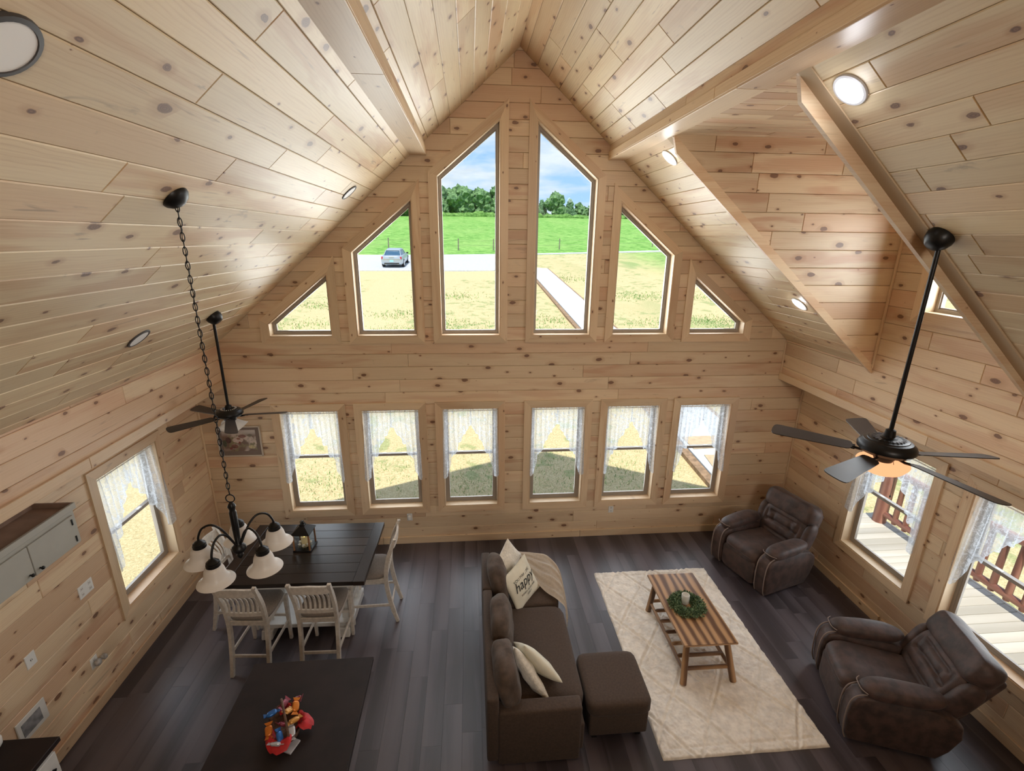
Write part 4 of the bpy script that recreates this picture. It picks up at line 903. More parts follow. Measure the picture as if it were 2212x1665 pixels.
# throw pillows
def pillow_pt(a, b_, w, h, t, side):
    ed = (max(0, 1 - a * a) ** .42) * (max(0, 1 - b_ * b_) ** .42)
    return Vector((a * w / 2 * (1 - .085 * (1 - b_ * b_)), b_ * h / 2 * (1 - .085 * (1 - a * a)), side * t / 2 * ed))
def make_pillow(name, label, C_, yaw, tilt, roll, w, h, t, mat, wr=.0, seed=0, n=26, bend=0):
    nn = Vector((math.cos(yaw) * math.cos(tilt), math.sin(yaw) * math.cos(tilt), math.sin(tilt))); r = Vector((-math.sin(yaw), math.cos(yaw), 0)); u = nn.cross(r)
    r2 = r * math.cos(roll) + u * math.sin(roll); u2 = nn.cross(r2); M = Matrix((r2, u2, nn)).transposed().to_4x4(); M.translation = Vector(C_)
    e = thing(name, label, 'pillow', (0, 0, 0), group='throw pillows on the sofa'); e.matrix_world = M
    bm = B(); g = {}
    for sd in (1, -1):
        for i in range(n + 1):
            for j in range(n + 1):
                a, b_ = -math.cos(PI * i / n), -math.cos(PI * j / n)
                if sd == -1 and (i in (0, n) or j in (0, n)): g[(sd, i, j)] = g[(1, i, j)]; continue
                p = pillow_pt(a, b_, w, h, t, sd); p += Vector((0, 0, sd)) * wr * noise.noise(Vector((p.x * 9, p.y * 9, seed * 3 + sd))) * (1 - a ** 4) * (1 - b_ ** 4); p.z += bend * (a * a - .4)
                g[(sd, i, j)] = bm.verts.new(p)
        for i in range(n):
            for j in range(n):
                q = [g[(sd, i, j)], g[(sd, i + 1, j)], g[(sd, i + 1, j + 1)], g[(sd, i, j + 1)]]; bm.faces.new(q if sd == 1 else q[::-1])
    obj('cover', bm, mat, e, 175, recalc=False); return e
def lettering(parent, txt, x, y, size, w, h, t, shear=0, name='lettering', rz=0, sx=1, bold=0):
    cu = bpy.data.curves.new('txt', 'FONT'); cu.body = txt; cu.size = size; cu.align_x = 'CENTER'; cu.shear = shear; cu.resolution_u = 3; cu.offset = bold; cu.space_character = 1.0
    ob = bpy.data.objects.new('txt', cu); C.objects.link(ob); bpy.context.view_layer.update()
    dg = bpy.context.evaluated_depsgraph_get(); me = bpy.data.meshes.new_from_object(ob.evaluated_get(dg)); bpy.data.objects.remove(ob)
    me.name = name; bm = B(); bm.from_mesh(me)
    for it in range(3): 
        es = [ed for ed in bm.edges if ed.calc_length() > .012]
        if not es: break
        bmesh.ops.subdivide_edges(bm, edges=es, cuts=1); bmesh.ops.triangulate(bm, faces=[f for f in bm.faces if len(f.verts) > 4])
    for v in bm.verts:
        px, py = v.co.x * sx, v.co.y; px, py = px * math.cos(rz) - py * math.sin(rz) + x, px * math.sin(rz) + py * math.cos(rz) + y
        a, b_ = max(-.97, min(.97, px / (w / 2 * .95))), max(-.97, min(.97, py / (h / 2 * .95))); v.co = Vector((px, py, pillow_pt(a, b_, w, h, t, 1).z + .006))
    me2 = bpy.data.meshes.new(name); bm.to_mesh(me2); bm.free(); me2.materials.clear(); o = finish(me2, name, MINK, parent); return o
p = make_pillow('throw_pillow', 'cream cotton pillow printed with the word happy, propped at the far end of the sofa', (-.075, -1.765, .652), -.773, .426, .163, .44, .44, .13, MCREAM, .012, 1)
lettering(p, 'YOU MAKE ME', 0, .085, .042, .44, .44, .13); lettering(p, 'happy', 0, -.015, .145, .44, .44, .13, .35, sx=.95); lettering(p, 'WHEN SKIES ARE', .01, -.085, .032, .44, .44, .13); lettering(p, 'GREY', .01, -.122, .032, .44, .44, .13)
make_pillow('throw_pillow', 'small white furry pillow behind the happy pillow at the sofa far end', (-.20, -1.52, .77), -.70, .25, .55, .36, .34, .13, MFUR, .02, 2)
p = make_pillow('throw_pillow', 'cream printed pillow leaning beside the furry one near the near arm', (-.035, -2.745, .60), -2.60 + PI + .15, .50, .75, .45, .42, .13, MCREAM, .012, 3)
lettering(p, 'YOU ARE', 0, .12, .038, .45, .42, .13); lettering(p, 'MY', 0, .07, .038, .45, .42, .13); lettering(p, 'sunshine', 0, -.03, .10, .45, .42, .13, .35, sx=.9)
make_pillow('throw_pillow', 'long white furry lumbar pillow against the near back cushion', (-.13, -2.83, .585), .52, .35, .85, .52, .30, .12, MFUR, .02, 4)
# throw blanket
e = thing('throw_blanket', 'cream knitted throw draped over the far arm and seat of the sofa', 'blanket', (.1, -1.5, .5)); bm = B(); nu, nv = 70, 34; g = []
LP = spl([(-.22, -1.52, .76), (-.10, -1.52, .65), (.05, -1.56, .56), (.20, -1.78, .525), (.32, -1.90, .515), (.385, -1.94, .46), (.405, -1.96, .34), (.415, -1.97, .20)], 10); RP = spl([(-.20, -1.27, .76), (-.06, -1.22, .67), (.08, -1.20, .635), (.20, -1.21, .625), (.31, -1.27, .61), (.40, -1.42, .56), (.44, -1.62, .42), (.46, -1.80, .18)], 10)
for i in range(nu + 1):
    s_ = i / nu * (len(LP) - 1); k = min(int(s_), len(LP) - 2); f = s_ - k; a, b_ = LP[k].lerp(LP[k + 1], f), RP[k].lerp(RP[k + 1], f); row = []
    for j in range(nv + 1):
        q = j / nv; p = a.lerp(b_, q); p = p + Vector((.25, -.35, .9)).normalized() * (.012 * math.sin(q * 22 + .8 * math.sin(i * .09)) + .006 * math.sin(q * 47 + i * .05) + .004 * math.sin(i * .4)) * min(1, i / 6) + Vector((0, 0, .035 * math.sin(PI * q)))
        row.append(bm.verts.new(p - e.location))
    g.append(row)
ringfaces(bm, g, close=False, cap=False); gm = bmesh.ops.solidify(bm, geom=list(bm.faces), thickness=.008); obj('knit', bm, MBLANK, e, 175)

# ------------------------------------------------------------------ recliners (front faces +y, origin on the floor in the middle)
def recliner(name, label, loc, ang, rec=14, ext=0.0):
    e = thing(name, label, 'recliner', loc, rad(ang - 90), group='brown suede recliners')
    A = .455
    bm = B(); rbox(bm, (0, -.04, .16), (.60, .78, .26), .02); obj('base', bm, MREC, e, 50)
    for sx in (-1, 1):
        prof = [(.40, .03), (.425, .10), (.435, .30), (.425, .43), (.39, .50), (.32, .535), (.15, .545), (-.15, .53), (-.30, .50), (-.40, .42), (-.42, .30), (-.36, .14), (-.28, .03)]
        bm = B(); x0, x1 = sx * .275, sx * A; extr(bm, prof, min(x0, x1), max(x0, x1), .03, 3); obj('side_panel', bm, MREC, e, 50)
        for xx in (sx * .300, sx * (A - .022)):
            bm = B(); tube(bm, spl([(xx, .407, .035), (xx, .436, .12), (xx, .447, .30), (xx, .437, .44), (xx, .398, .514), (xx, .32, .548), (xx, .22, .556)], 5), .0065, 7); obj('piping', bm, MPIPE, e, 170)
        def dsp(q, p): return Vector((q.x, q.y * (1 + .03 * q.z), q.z * (1 - .18 * max(0, -p.y))))
        bm = B(); soft(bm, (sx * (A - .090), .055, .580), (.215, .64, .145), (2.6, 4.0, 2.4), 10, rot(0, rad(-4)), .006, 6, dsp, seed=sx + 2); obj('arm_pad', bm, MREC, e, 170)
        bm = B(); tube(bm, spl([(sx * (A + .010), .34, .585), (sx * (A - .03), .374, .590), (sx * (A - .09), .380, .590), (sx * (A - .15), .372, .588), (sx * (A - .185), .34, .585)], 4), .0045, 6); obj('piping', bm, MPIPE, e, 170)
    def dst(q, p): z = q.z; 
    bm = B()
    def seatd(q, p):
        z = q.z - (.55 * max(0, q.y - .55) ** 1.4 if q.z > 0 else 0); z -= .10 * math.exp(-(q.x / .10) ** 2) * (1 if q.z > 0 else 0) * (1 if q.y < .45 else .4); return Vector((q.x, q.y, z))
    soft(bm, (0, .075, .40), (.545, .74, .20), (6, 6, 4), 12, rot(0, rad(3)), .006, 6, seatd); obj('seat', bm, MREC, e, 170)
    bm = B(); soft(bm, (0, .395, .22), (.545, .075, .34), (8, 3, 6), 8, None, .004, 6); obj('footrest', bm, MREC, e, 170)
    # back: shell, tufted lower cushion, headrest roll
    Rm = Matrix.Translation((0, -.27, .40)) @ Matrix.Rotation(rad(rec), 4, 'X')
    def place(bm):
        bm.transform(Rm)
    bm = B(); rbox(bm, (0, -.10, .27), (.70, .09, .62), .035); place(bm); obj('back_shell', bm, MREC, e, 60)
    def tuft(q, p):
        if q.y < 0: return q
        x, z = q.x, q.z; d = .30 * math.exp(-((z + .02 - .05 * math.cos(x * 3)) / .07) ** 2) * (abs(x) < .72) + .24 * math.exp(-((z - .52) / .06) ** 2) * (abs(x) < .60) + .22 * math.exp(-((z + .55) / .07) ** 2) * (abs(x) < .55)
        for xx in (-.38, .38, -.70, .70): d += .18 * math.exp(-((x - xx) / .045) ** 2) * math.exp(-((z - .20) / .36) ** 2)
        d += .10 * math.exp(-(x / .05) ** 2) * math.exp(-((z + .28) / .20) ** 2)
        return Vector((q.x, q.y - d * 1.5, q.z))
    bm = B(); soft(bm, (0, .0, .22), (.66, .20, .46), (4.5, 2.6, 4.5), 26, None, .006, 9, tuft, seed=3); place(bm); obj('backrest', bm, MREC, e, 170)
    for sx in (-1, 1):
        bm = B(); soft(bm, (sx * .335, -.01, .22), (.11, .19, .44), (2.5, 2.5, 4), 7, rot(0, 0, rad(sx * 3)), .006, 9, seed=5); place(bm); obj('back_wing', bm, MREC, e, 170)
    bm = B(); soft(bm, (0, -.005, .525), (.75, .23, .26), (10, 2.7, 3.2), 14, None, .010, 7, None, seed=6); place(bm); obj('headrest', bm, MREC, e, 170)
    bm = B(); box(bm, (A + .006, .02, .36), (.012, .10, .035), None, .004); obj('release_lever', bm, MBLACK, e)
    return e
recliner('recliner', 'brown suede recliner in the corner by the gable wall, nearly upright', (3.285, -.93, 0), 197, 18)
recliner('recliner', 'brown suede recliner nearest the viewer, tilted back beside the right wall window', (3.24, -2.96, 0), 160, 27)

# ------------------------------------------------------------------ outdoors
def zg(x, y): return -.9 + .065 * max(0, min(y, 50)) + .0895 * max(0, min(y - 50, 82)) - .05 * max(0, y - 132) * .5
def terrain(name, pts_x, pts_y, mat, dz=0, kind='structure', inside=None):
    vs = []; fs = []; nx, ny = len(pts_x), len(pts_y)
    for y in pts_y:
        for x in pts_x: vs.append((x, y, zg(x, y) + dz + .05 * noise.noise(Vector((x * .35, y * .35, 0))) * min(1, max(0, y) / 10)))
    for j in range(ny - 1):
        for i in range(nx - 1): a = j * nx + i; fs.append((a, a + 1, a + nx + 1, a + nx))
    me = bpy.data.meshes.new(name); me.from_pydata(vs, [], fs); o = finish(me, name, mat, None, 175); o['kind'] = kind; return o
def fr(a, b, n): return [a + (b - a) * i / n for i in range(n + 1)]
b = NB('lawn'); P = b.n('NewGeometry').outputs['Position']; sp = b.n('SeparateXYZ'); b.l(P, sp.inputs[0]); X, Y = sp.outputs['X'], sp.outputs['Y']
n1 = b.noise(P, .55, 4, .6); n2 = b.noise(P, 2.2, 4, .65, .5); n3 = b.noise(P, 26, 4, .7); n4 = b.noise(b.vmul(P, (1, .35, 1)), .22, 3)
straw = b.mix(b.ramp(n3, .35, .68), (.50, .40, .21), (.74, .62, .36)); straw = b.mix(b.math('MULTIPLY', b.ramp(n2, .5, .7), .45), straw, (.62, .44, .24))
green = b.mix(b.ramp(n3, .35, .7), (.17, .25, .09), (.36, .46, .19))
gm = b.math('MULTIPLY', b.ramp(b.math('ADD', b.math('MULTIPLY', n1, .6), b.math('MULTIPLY', n2, .55)), .605, .68), .62)
gm = b.math('MAXIMUM', gm, b.math('MULTIPLY', b.ramp(n4, .50, .60), b.ramp(X, 6, 15, 0, .75)))
plain = b.math('MAXIMUM', b.math('MULTIPLY', b.ramp(Y, 31.6, 31.9), b.ramp(X, 4.4, 4.2)), b.math('MULTIPLY', b.math('MULTIPLY', b.ramp(X, -4.5, -4.7), b.ramp(X, -7.6, -7.2)), b.ramp(Y, 6, 9)))
plain = b.math('MAXIMUM', plain, b.math('MULTIPLY', b.ramp(X, -4.6, -5.0), b.ramp(Y, 6, 4)))
gm = b.math('MULTIPLY', gm, b.math('SUBTRACT', 1.0, b.math('MULTIPLY', plain, .93)))
straw = b.mix(b.math('MULTIPLY', plain, .7), straw, b.mix(b.ramp(n3, .4, .7), (.56, .46, .25), (.72, .62, .38)))
col = b.mix(gm, straw, green)
field = b.mix(b.ramp(b.noise(b.vmul(P, (.6, 1.0, 1)), 1.6, 6, .75), .38, .62), (.10, .27, .045), (.30, .52, .14))
field = b.mix(b.math('MULTIPLY', b.ramp(n4, .45, .6), .35), field, (.30, .46, .14))
fm = b.ramp(b.math('SUBTRACT', Y, b.math('MULTIPLY', b.math('MAXIMUM', X, 4.0), .28)), 48.0, 49.6); fm2 = b.math('MULTIPLY', b.ramp(X, 13, 22), b.ramp(Y, 28, 40))
col = b.mix(b.math('MAXIMUM', fm, b.math('MULTIPLY', fm2, .8)), col, field)
b.bsdf(col, .95, 0, b.bump(n3, .03, .6), Specular_IOR_Level=.1); MLAWN = b.m
terrain('ground_lawn', fr(-60, 110, 170), fr(-40, -12, 20)[:-1] + fr(-12, 20, 64) + fr(21, 160, 139), MLAWN)
me = bpy.data.meshes.new('ground_far'); me.from_pydata([(-600, -400, -6), (700, -400, -6), (700, 900, -6), (-600, 900, -6)], [], [(0, 1, 2, 3)]); o = finish(me, 'ground_far', m_plain('far_field', (.16, .34, .07), .95)); o['kind'] = 'structure'
MGRAV = m_plain('pale_gravel', (.52, .53, .54), .95, var=.12, vs=9, bump=.02, bs=30); MCONC = m_plain('new_concrete', (.58, .60, .62), .8, var=.05, vs=3)
def flat(name, loops, mat, dz, th, parent=None, n=40):
    """strip between two poly-lines (left, right), draped on the ground"""
    vs = []; fs = []; L, Rr = loops
    def at(P, t): s_ = t * (len(P) - 1); k = min(int(s_), len(P) - 2); f = s_ - k; return (P[k][0] + (P[k + 1][0] - P[k][0]) * f, P[k][1] + (P[k + 1][1] - P[k][1]) * f)
    for i in range(n + 1):
        for P in (L, Rr):
            for top in (1, 0): x, y = at(P, i / n); vs.append((x, y, zg(x, y) + dz - (0 if top else th)))
    for i in range(n): a = i * 4; c = a + 4; fs += [(a, a + 2, c + 2, c), (a, c, c + 1, a + 1), (a + 2, a + 3, c + 3, c + 2)]
    fs += [(0, 1, 3, 2), (n * 4, n * 4 + 2, n * 4 + 3, n * 4 + 1)]
    me = bpy.data.meshes.new(name); me.from_pydata(vs, [], fs); return finish(me, name, mat, parent)
o = flat('road_gravel', ([(-60, 52.5), (-30, 49.0), (-12, 49.0), (-1.3, 50.4), (7.5, 52.0), (28, 57.4), (70, 69)], [(-60, 30), (-30, 34), (-12, 36.2), (1.5, 36.8), (6.0, 50.8), (28, 56.2), (70, 67.6)]), MGRAV, .07, .3, None, 60); o['kind'] = 'structure'
t = struct('walkway', (5.3, 2, -.8))
for i in range(12):
    y0, y1 = 1.2 + i * 3.15, 1.2 + (i + 1) * 3.15 - .012; m = ML(); vs = []
    xl, xr = 4.62, 6.2 + .02 * i
    for x, y in ((xl, y0), (xr, y0), (xr, y1 if i < 11 else y1 - .9), (xl, y1)): vs.append((x, y, zg(x, y) + .12))
    vs += [(x, y, z - .2) for x, y, z in vs]; me = bpy.data.meshes.new('concrete_slab'); me.from_pydata(vs, [], [(0, 1, 2, 3), (0, 4, 5, 1), (1, 5, 6, 2), (2, 6, 7, 3), (3, 7, 4, 0)]); finish(me, 'concrete_slab', MCONC, t, None, True)
MSOIL = m_plain('edge_timber', (.30, .19, .11), .9, var=.3, vs=8)
for xa, xb in ((4.40, 4.60), (6.22, 6.34)): 
    o = flat('edge_board', ([(xa, 1.2), (xa + (.2 if xa > 5 else 0), 38.4)], [(xb, 1.2), (xb + (.2 if xa > 5 else 0), 38.4)]), MSOIL, .10, .15, None); me = o.data; me.transform(Matrix.Translation(-t.location)); o.parent = t
for i, (x, y, a, lab) in enumerate(((5.25, 4.35, .04, 'tan plywood sheet lying on the walkway seen through the low gable window by the corner'), (5.35, 3.35, -.10, 'second tan plywood sheet on the walkway, nearer the house'))):
    bm = B(); box(bm, (0, 0, 0), (1.1, .62, .015), rot(a, rad(3.7)), .002); o = obj('plywood_sheet', bm, m_plain('plywood', (.55, .41, .26), .8, var=.1)); o.location = (x, y, zg(x, y) + .135 + i * .002); tag(o, lab, 'plywood')
# pasture fence
MPOST = m_plain('weathered_post', (.22, .20, .16), .9, var=.3)
FX = ((-14.3, 54.6, 'in the second upper window from the left, at its left side'), (-10.3, 55, 'rising just behind the parked car'), (-1.95, 55, 'in the tall left-of-centre window, nearer its middle'), (2.33, 55.1, 'at the right side of the tall left-of-centre window'),
      (10.8, 56.6, 'in the tall right-of-centre window'), (19.4, 59.6, 'in the fifth upper window, at its left'), (24.6, 61, 'in the fifth upper window, partly hidden by the slanted top'))
for x, y, lab in FX:
    bm = B(); cyl(bm, (0, 0, -.3), (.02, 0, 1.35), .075, .065, 8); o = obj('fence_post', bm, MPOST, None, 50); o.location = (x, y, zg(x, y)); tag(o, 'wooden pasture fence post ' + lab, 'fence post', 'pasture fence posts')
bm = B(); 
for zz in (.55, 1.1): tube(bm, [(x, y - .06, zg(x, y) + zz) for x, y, _ in FX], .008, 4)
o = obj('fence_wire', bm, MPOST); tag(o, 'thin wires strung between the pasture fence posts', 'wire', kind='stuff')
# trees beyond the pasture
def m_tree(name, a, c):
    b = NB(name); g = b.gen(); f = b.noise(g, 1.1, 6, .7); col = b.mix(b.ramp(f, .38, .62), a, c); b.bsdf(col, .9, 0, b.bump(f, .5, .9), Specular_IOR_Level=.1); return b.m
MTR = [m_tree('oak_foliage', (.075, .15, .07), (.22, .36, .16)), m_tree('cedar_foliage', (.07, .14, .075), (.17, .30, .15)), m_tree('bright_foliage', (.10, .22, .05), (.22, .40, .11))]
MBARK = m_plain('bark', (.10, .075, .05), .9)
def make_tree(kind, seed, h):
    R = random.Random(seed); e = thing('tree', '', 'tree'); bm = B(); cyl(bm, (0, 0, -1), (0, 0, h * .5), .22, .12, 8); obj('trunk', bm, MBARK, e)
    bm = B(); nb = 11 if kind != 1 else 7
    for i in range(nb):
        if kind == 1: zz = h * (.15 + .8 * i / nb); r = (h * .25) * (1 - i / nb) + .35; x, y = R.uniform(-.2, .2), R.uniform(-.2, .2)
        else: a = R.uniform(0, 2 * PI); rr = R.uniform(0, h * .27); zz = h * R.uniform(.32, .80); x, y = rr * math.cos(a), rr * math.sin(a); r = h * R.uniform(.16, .24) * (1.1 - .4 * abs(zz / h - .5))
        g = bmesh.ops.create_icosphere(bm, subdivisions=3, radius=r, matrix=Matrix.Translation((x, y, zz)))
        for v in g['verts']:
            d = v.co - Vector((x, y, zz)); n_ = noise.noise(v.co * 1.3 + Vector((seed, 0, 0))) * .55 + noise.noise(v.co * 3.4) * .32; v.co += d * n_
    obj('crown', bm, MTR[kind], e); return e
protos = [make_tree(0, 1, 8.2), make_tree(0, 5, 7.2), make_tree(1, 2, 6.0), make_tree(2, 3, 6.4), make_tree(0, 9, 6.2)]
R_ = random.Random(21); used = set(); x = -30.0; k = 0
ORDN = 'first second third fourth fifth sixth seventh eighth ninth tenth eleventh twelfth thirteenth fourteenth fifteenth sixteenth seventeenth eighteenth nineteenth twentieth'.split(); ORDN += ['twenty-' + q for q in ORDN[:9]] + ['thirtieth'] + ['thirty-' + q for q in ORDN[:9]]
SPEC = {0: 'broad dark green tree in the distant treeline', 1: 'rounded dark green tree in the distant treeline', 2: 'pointed dark cedar in the distant treeline', 3: 'bright green tree at the front of the distant treeline', 4: 'low dark green tree in the distant treeline'}
while x < 62 and k < 39:
    pi_ = R_.choice([0, 0, 1, 1, 4] if x < 8 else [4, 2, 1, 4, 2]); 
    if -26 < x < -18: pi_ = 3
    y = 137 + (k % 2) * 10 + R_.uniform(-1, 2) - (8 if pi_ == 3 else 0)
    if pi_ in used: o = dup(protos[pi_])
    else: o = protos[pi_]; used.add(pi_)
    s_ = R_.uniform(.88, 1.12) * (1.12 if x < 12 else .95); o.location = (x, y, zg(x, y) - .4); o.rotation_euler.z = R_.uniform(0, 6); o.scale = (s_, s_, s_ * R_.uniform(.95, 1.1)); o['label'] = SPEC[pi_] + ', ' + ORDN[k] + ' from the left'; o['group'] = 'trees of the distant treeline'; k += 1; x += R_.uniform(2.3, 3.3) if x < 6 else R_.uniform(1.5, 2.3)
for i, p in enumerate(protos):
    if i not in used:
        for ch in list(p.children): bpy.data.objects.remove(ch)
        bpy.data.objects.remove(p)
bm = B()
for i in range(60):
    x = -60 + i * 2.7; g = bmesh.ops.create_icosphere(bm, subdivisions=2, radius=1.3, matrix=Matrix.Translation((x, 134 + R_.uniform(-1, 1), zg(x, 134) + .3)) @ Matrix.Diagonal((1.7, 1, R_.uniform(.5, 1), 1)))
    for v in g['verts']: v.co += Vector((0, 0, 1)) * noise.noise(v.co * 1.2) * .7
o = obj('undergrowth', bm, MTR[2]); tag(o, 'bright green brush along the foot of the treeline', 'brush', kind='stuff')
# tufts of new grass on the strawed ground
TP = [(3.3, 18.2), (2.6, 15.9), (-8.9, 17.4), (-1.9, 24.7), (-1.3, 16.2), (-4.1, 19.4), (-3.9, 16.0), (7.7, 32.5), (8.3, 17.2), (11.9, 18.1), (10.4, 24.8), (-9.1, 21.8), (-.5, 3.2), (1.2, 3.8), (2.8, 3.5), (-2.5, 3.4), (-3.8, 3.4), (1.1, 2.6), (-3.7, 2.8), (-.7, 2.7), (2.3, 2.9), (-1.9, 17.3), (12.0, 17.1), (14.2, 24.8), (6.9, .9), (6.6, -1.6), (7.2, -3)]
R_ = random.Random(77); vs = []; fs = []
for cx_, cy_ in TP:
    rr = .42 + .022 * cy_; n_ = 330 if cy_ > 10 else 190
    for i in range(n_):
        gx, gy = R_.gauss(cx_, rr * 1.3), R_.gauss(cy_, rr * .8)
        if gy < .5 and gx < 6.3: continue
        if 4.3 < gx < 6.5 and gy < 39: continue
        z = zg(gx, gy) - .005; h = R_.uniform(.04, .11) * (1 + cy_ * .008); a = R_.uniform(0, PI); w_ = (.006 + .0006 * cy_) * (1.4 if cy_ > 10 else 1); l = Vector((R_.gauss(0, .35), R_.gauss(0, .35), 1)) * h; k = len(vs); dv = Vector((math.cos(a) * w_, math.sin(a) * w_, 0))
        p = Vector((gx, gy, z)); vs += [p - dv, p + dv, p + l]; fs.append((k, k + 1, k + 2))
me = bpy.data.meshes.new('grass'); me.from_pydata(vs, [], fs); o = finish(me, 'grass', m_leaf('grass_blade', (.16, .28, .08), (.34, .50, .18), .8)); tag(o, 'sparse tufts of new green grass in the strawed yard', 'grass', kind='stuff')
R_ = random.Random(78); vs = []; fs = []
for i in range(15000):
    gx, gy = R_.uniform(-6, 4.3), .4 + R_.random() ** 1.3 * 7; a = R_.uniform(0, PI); L = R_.uniform(.03, .10); w_ = .0022; z = zg(gx, gy) + R_.uniform(.003, .02); d = Vector((math.cos(a), math.sin(a), R_.gauss(0, .25))) * L; s_ = Vector((-math.sin(a), math.cos(a), 0)) * w_; p = Vector((gx, gy, z)); k = len(vs); vs += [p - s_, p + s_, p + d]; fs.append((k, k + 1, k + 2))
for i in range(9000):
    gx, gy = R_.uniform(-9, -4.7), R_.uniform(-4, 3); a = R_.uniform(0, PI); L = R_.uniform(.03, .10); w_ = .0025; z = zg(gx, gy) + R_.uniform(.003, .02); d = Vector((math.cos(a), math.sin(a), R_.gauss(0, .25))) * L; s_ = Vector((-math.sin(a), math.cos(a), 0)) * w_; p = Vector((gx, gy, z)); k = len(vs); vs += [p - s_, p + s_, p + d]; fs.append((k, k + 1, k + 2))
me = bpy.data.meshes.new('straw'); me.from_pydata(vs, [], fs); o = finish(me, 'straw', m_leaf('straw_stalk', (.50, .38, .18), (.78, .66, .40), .8)); tag(o, 'loose straw spread on the ground close to the house', 'straw', kind='stuff')
# porch deck and its log railing beside the right wall
t = struct('porch_deck', (5.2, -3, -.06)); yy = .40; k = 0
while yy > -6.0:
    board('deck_board', (5.24, yy - .07, -.075), (1.74, .134, .03), t, MDECK, .003); yy -= .141
bm = B(); box(bm, (5.24, -2.8, -.16), (1.70, 6.3, .13)); obj('deck_joists', bm, MDECK, t, world=True)
board('rim_board', (6.12, -2.8, -.14), (.035, 6.4, .17), t, MDECK)
e = thing('log_railing', 'reddish log railing with round balusters along the outer edge of the porch', 'railing', (6.02, -3, -.06))
for y in (.16, -2.55, -5.2): bm = B(); cyl(bm, (0, y + 3, 0 if y < 0 else -.8), (0, y + 3, 2.35 if y > 0 else 1.05), .098, .090, 14); obj('log_post', bm, MLOG, e, 50)
for zz, r in ((.17, .048), (.92, .052)): bm = B(); cyl(bm, (0, 3.1, zz), (0, -2.6, zz), r, r, 10); obj('log_rail', bm, MLOG, e, 50)
y = -.10
while y > -5.1:
    if abs(y + 2.55) > .14: bm = B(); cyl(bm, (0, y + 3, .10), (0, y + 3, .96), .034, .036, 8, mid=[(.06, .04)]); obj('baluster', bm, MLOG, e, 50)
    y -= .185
# parked car, rear towards the house
MCAR = m_plain('silver_blue_paint', (.46, .52, .58), .3, .4); MCG = m_plain('tinted_glass', (.04, .10, .17), .08); MTIRE = m_plain('tire_rubber', (.02, .02, .02), .8); MCHR = m_plain('chrome', (.75, .78, .8), .15, 1); MTAIL = m_plain('tail_light_red', (.50, .02, .05), .2)
e = thing('car', 'silver-blue sedan parked on the gravel, seen from behind', 'car', (-7.42, 40.6, zg(0, 40.6) + .08), 0); e.rotation_euler.x = .065
def loft(secs, close=True):
    bm = B(); rings = []
    for y, pts in secs: rings.append([bm.verts.new((x, y, z)) for x, z in pts])
    ringfaces(bm, rings); return bm
def bsec(w, zb, zs, cr): return [(-w * .86, zb), (-w * .98, zb + .12), (-w, zb + .35), (-w * .98, zs - .12), (-w * .90, zs), (-w * .5, zs + cr), (0, zs + cr * 1.2), (w * .5, zs + cr), (w * .90, zs), (w * .98, zs - .12), (w, zb + .35), (w * .98, zb + .12), (w * .86, zb)]
bm = loft([(-2.52, bsec(.80, .42, .88, .02)), (-2.47, bsec(.90, .30, .96, .03)), (-2.2, bsec(.94, .24, 1.00, .035)), (-1.2, bsec(.95, .20, .99, .02)), (.6, bsec(.95, .20, .96, .02)), (1.5, bsec(.94, .22, .92, .05)), (2.2, bsec(.90, .26, .84, .06)), (2.5, bsec(.76, .36, .72, .03))]); obj('body', bm, MCAR, e, 40)
def csec(w, z0, z1, wt): return [(-w, z0), (-wt, z1 - .03), (-wt * .8, z1), (wt * .8, z1), (wt, z1 - .03), (w, z0)]
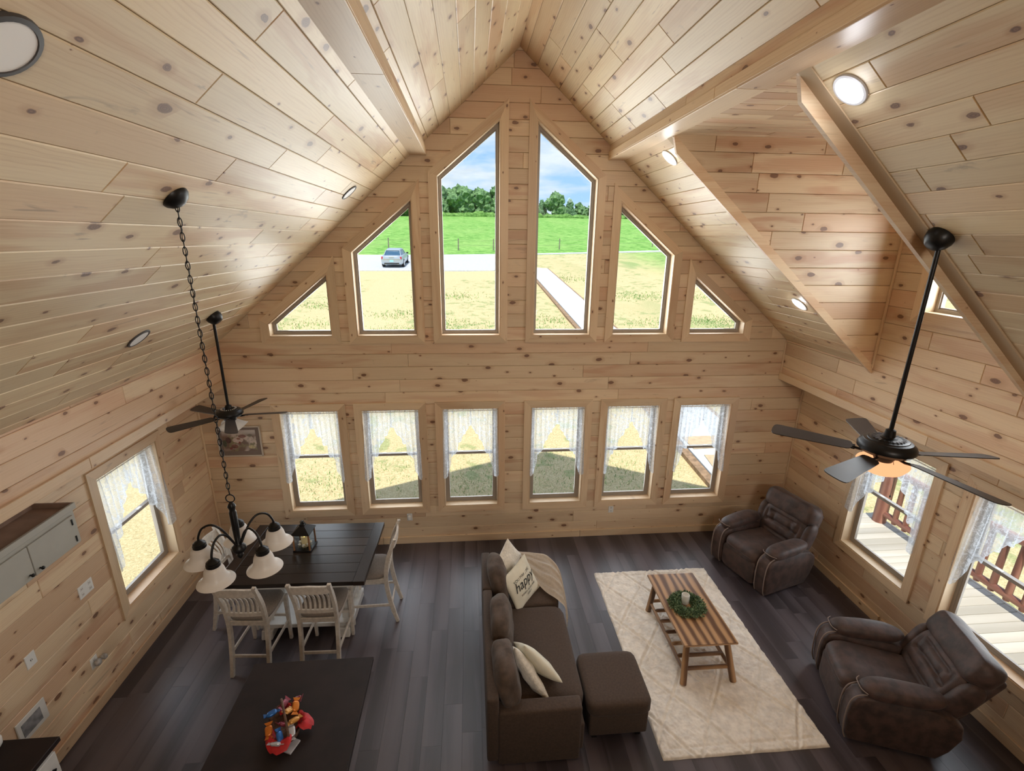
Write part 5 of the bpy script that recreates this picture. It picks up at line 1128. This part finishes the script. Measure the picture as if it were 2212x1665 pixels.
bm = loft([(-1.95, csec(.74, .97, 1.00, .70)), (-1.35, csec(.80, .96, 1.40, .58)), (-.9, csec(.82, .96, 1.46, .60)), (.2, csec(.82, .95, 1.46, .60)), (.95, csec(.80, .94, 1.15, .68)), (1.25, csec(.74, .93, .97, .70))]); obj('windows', bm, MCG, e, 30)
bm = loft([(-1.42, [(-.56, 1.37), (-.54, 1.41), (.54, 1.41), (.56, 1.37)]), (-1.0, [(-.62, 1.41), (-.58, 1.475), (.58, 1.475), (.62, 1.41)]), (.15, [(-.62, 1.41), (-.58, 1.475), (.58, 1.475), (.62, 1.41)]), (.45, [(-.60, 1.36), (-.57, 1.39), (.57, 1.39), (.60, 1.36)])]); obj('roof', bm, MCAR, e, 40)
for sx in (-1, 1):
    for pts, r in (([(sx * .74, -1.98, .99), (sx * .60, -1.38, 1.40)], .035), ([(sx * .83, -.35, .97), (sx * .62, -.30, 1.44)], .03), ([(sx * .76, 1.22, .96), (sx * .61, .35, 1.40)], .03)): bm = B(); tube(bm, pts, r, 6); obj('pillar', bm, MCAR, e, 60)
    bm = B(); box(bm, (sx * .80, -2.475, .84), (.15, .10, .22), rot(-sx * .25), .02, 2); obj('tail_light', bm, MTAIL, e, 40)
    bm = B(); soft(bm, (sx * 1.0, .75, 1.0), (.20, .10, .14), 3, 3); obj('mirror', bm, MTIRE, e, 170)
    bm = B(); cyl(bm, (sx * .55, -2.50, .33), (sx * .55, -2.40, .33), .045, n=12); obj('exhaust_tip', bm, MCHR, e)
    for y in (-1.55, 1.55):
        bm = B(); cyl(bm, (sx * .74, y, .34), (sx * .965, y, .34), .34, n=24); wh = obj('wheel', bm, MTIRE, e, 40); bm = B(); cyl(bm, (sx * .95, y, .34), (sx * .975, y, .34), .24, .22, n=16); obj('hub_cap', bm, MCHR, wh, 40)
bm = B(); box(bm, (0, -2.535, .74), (1.5, .02, .030)); obj('chrome_strip', bm, MCHR, e); bm = B(); box(bm, (0, -2.535, .90), (.42, .02, .035)); obj('trunk_trim', bm, MCHR, e)
bm = B(); box(bm, (0, -2.535, .585), (.34, .02, .17), None, .005); obj('license_plate', bm, m_plain('pale_blue_plate', (.35, .68, .72), .5), e); bm = B(); box(bm, (0, -2.51, .38), (1.3, .06, .10), None, .02); obj('lower_valance', bm, MTIRE, e)
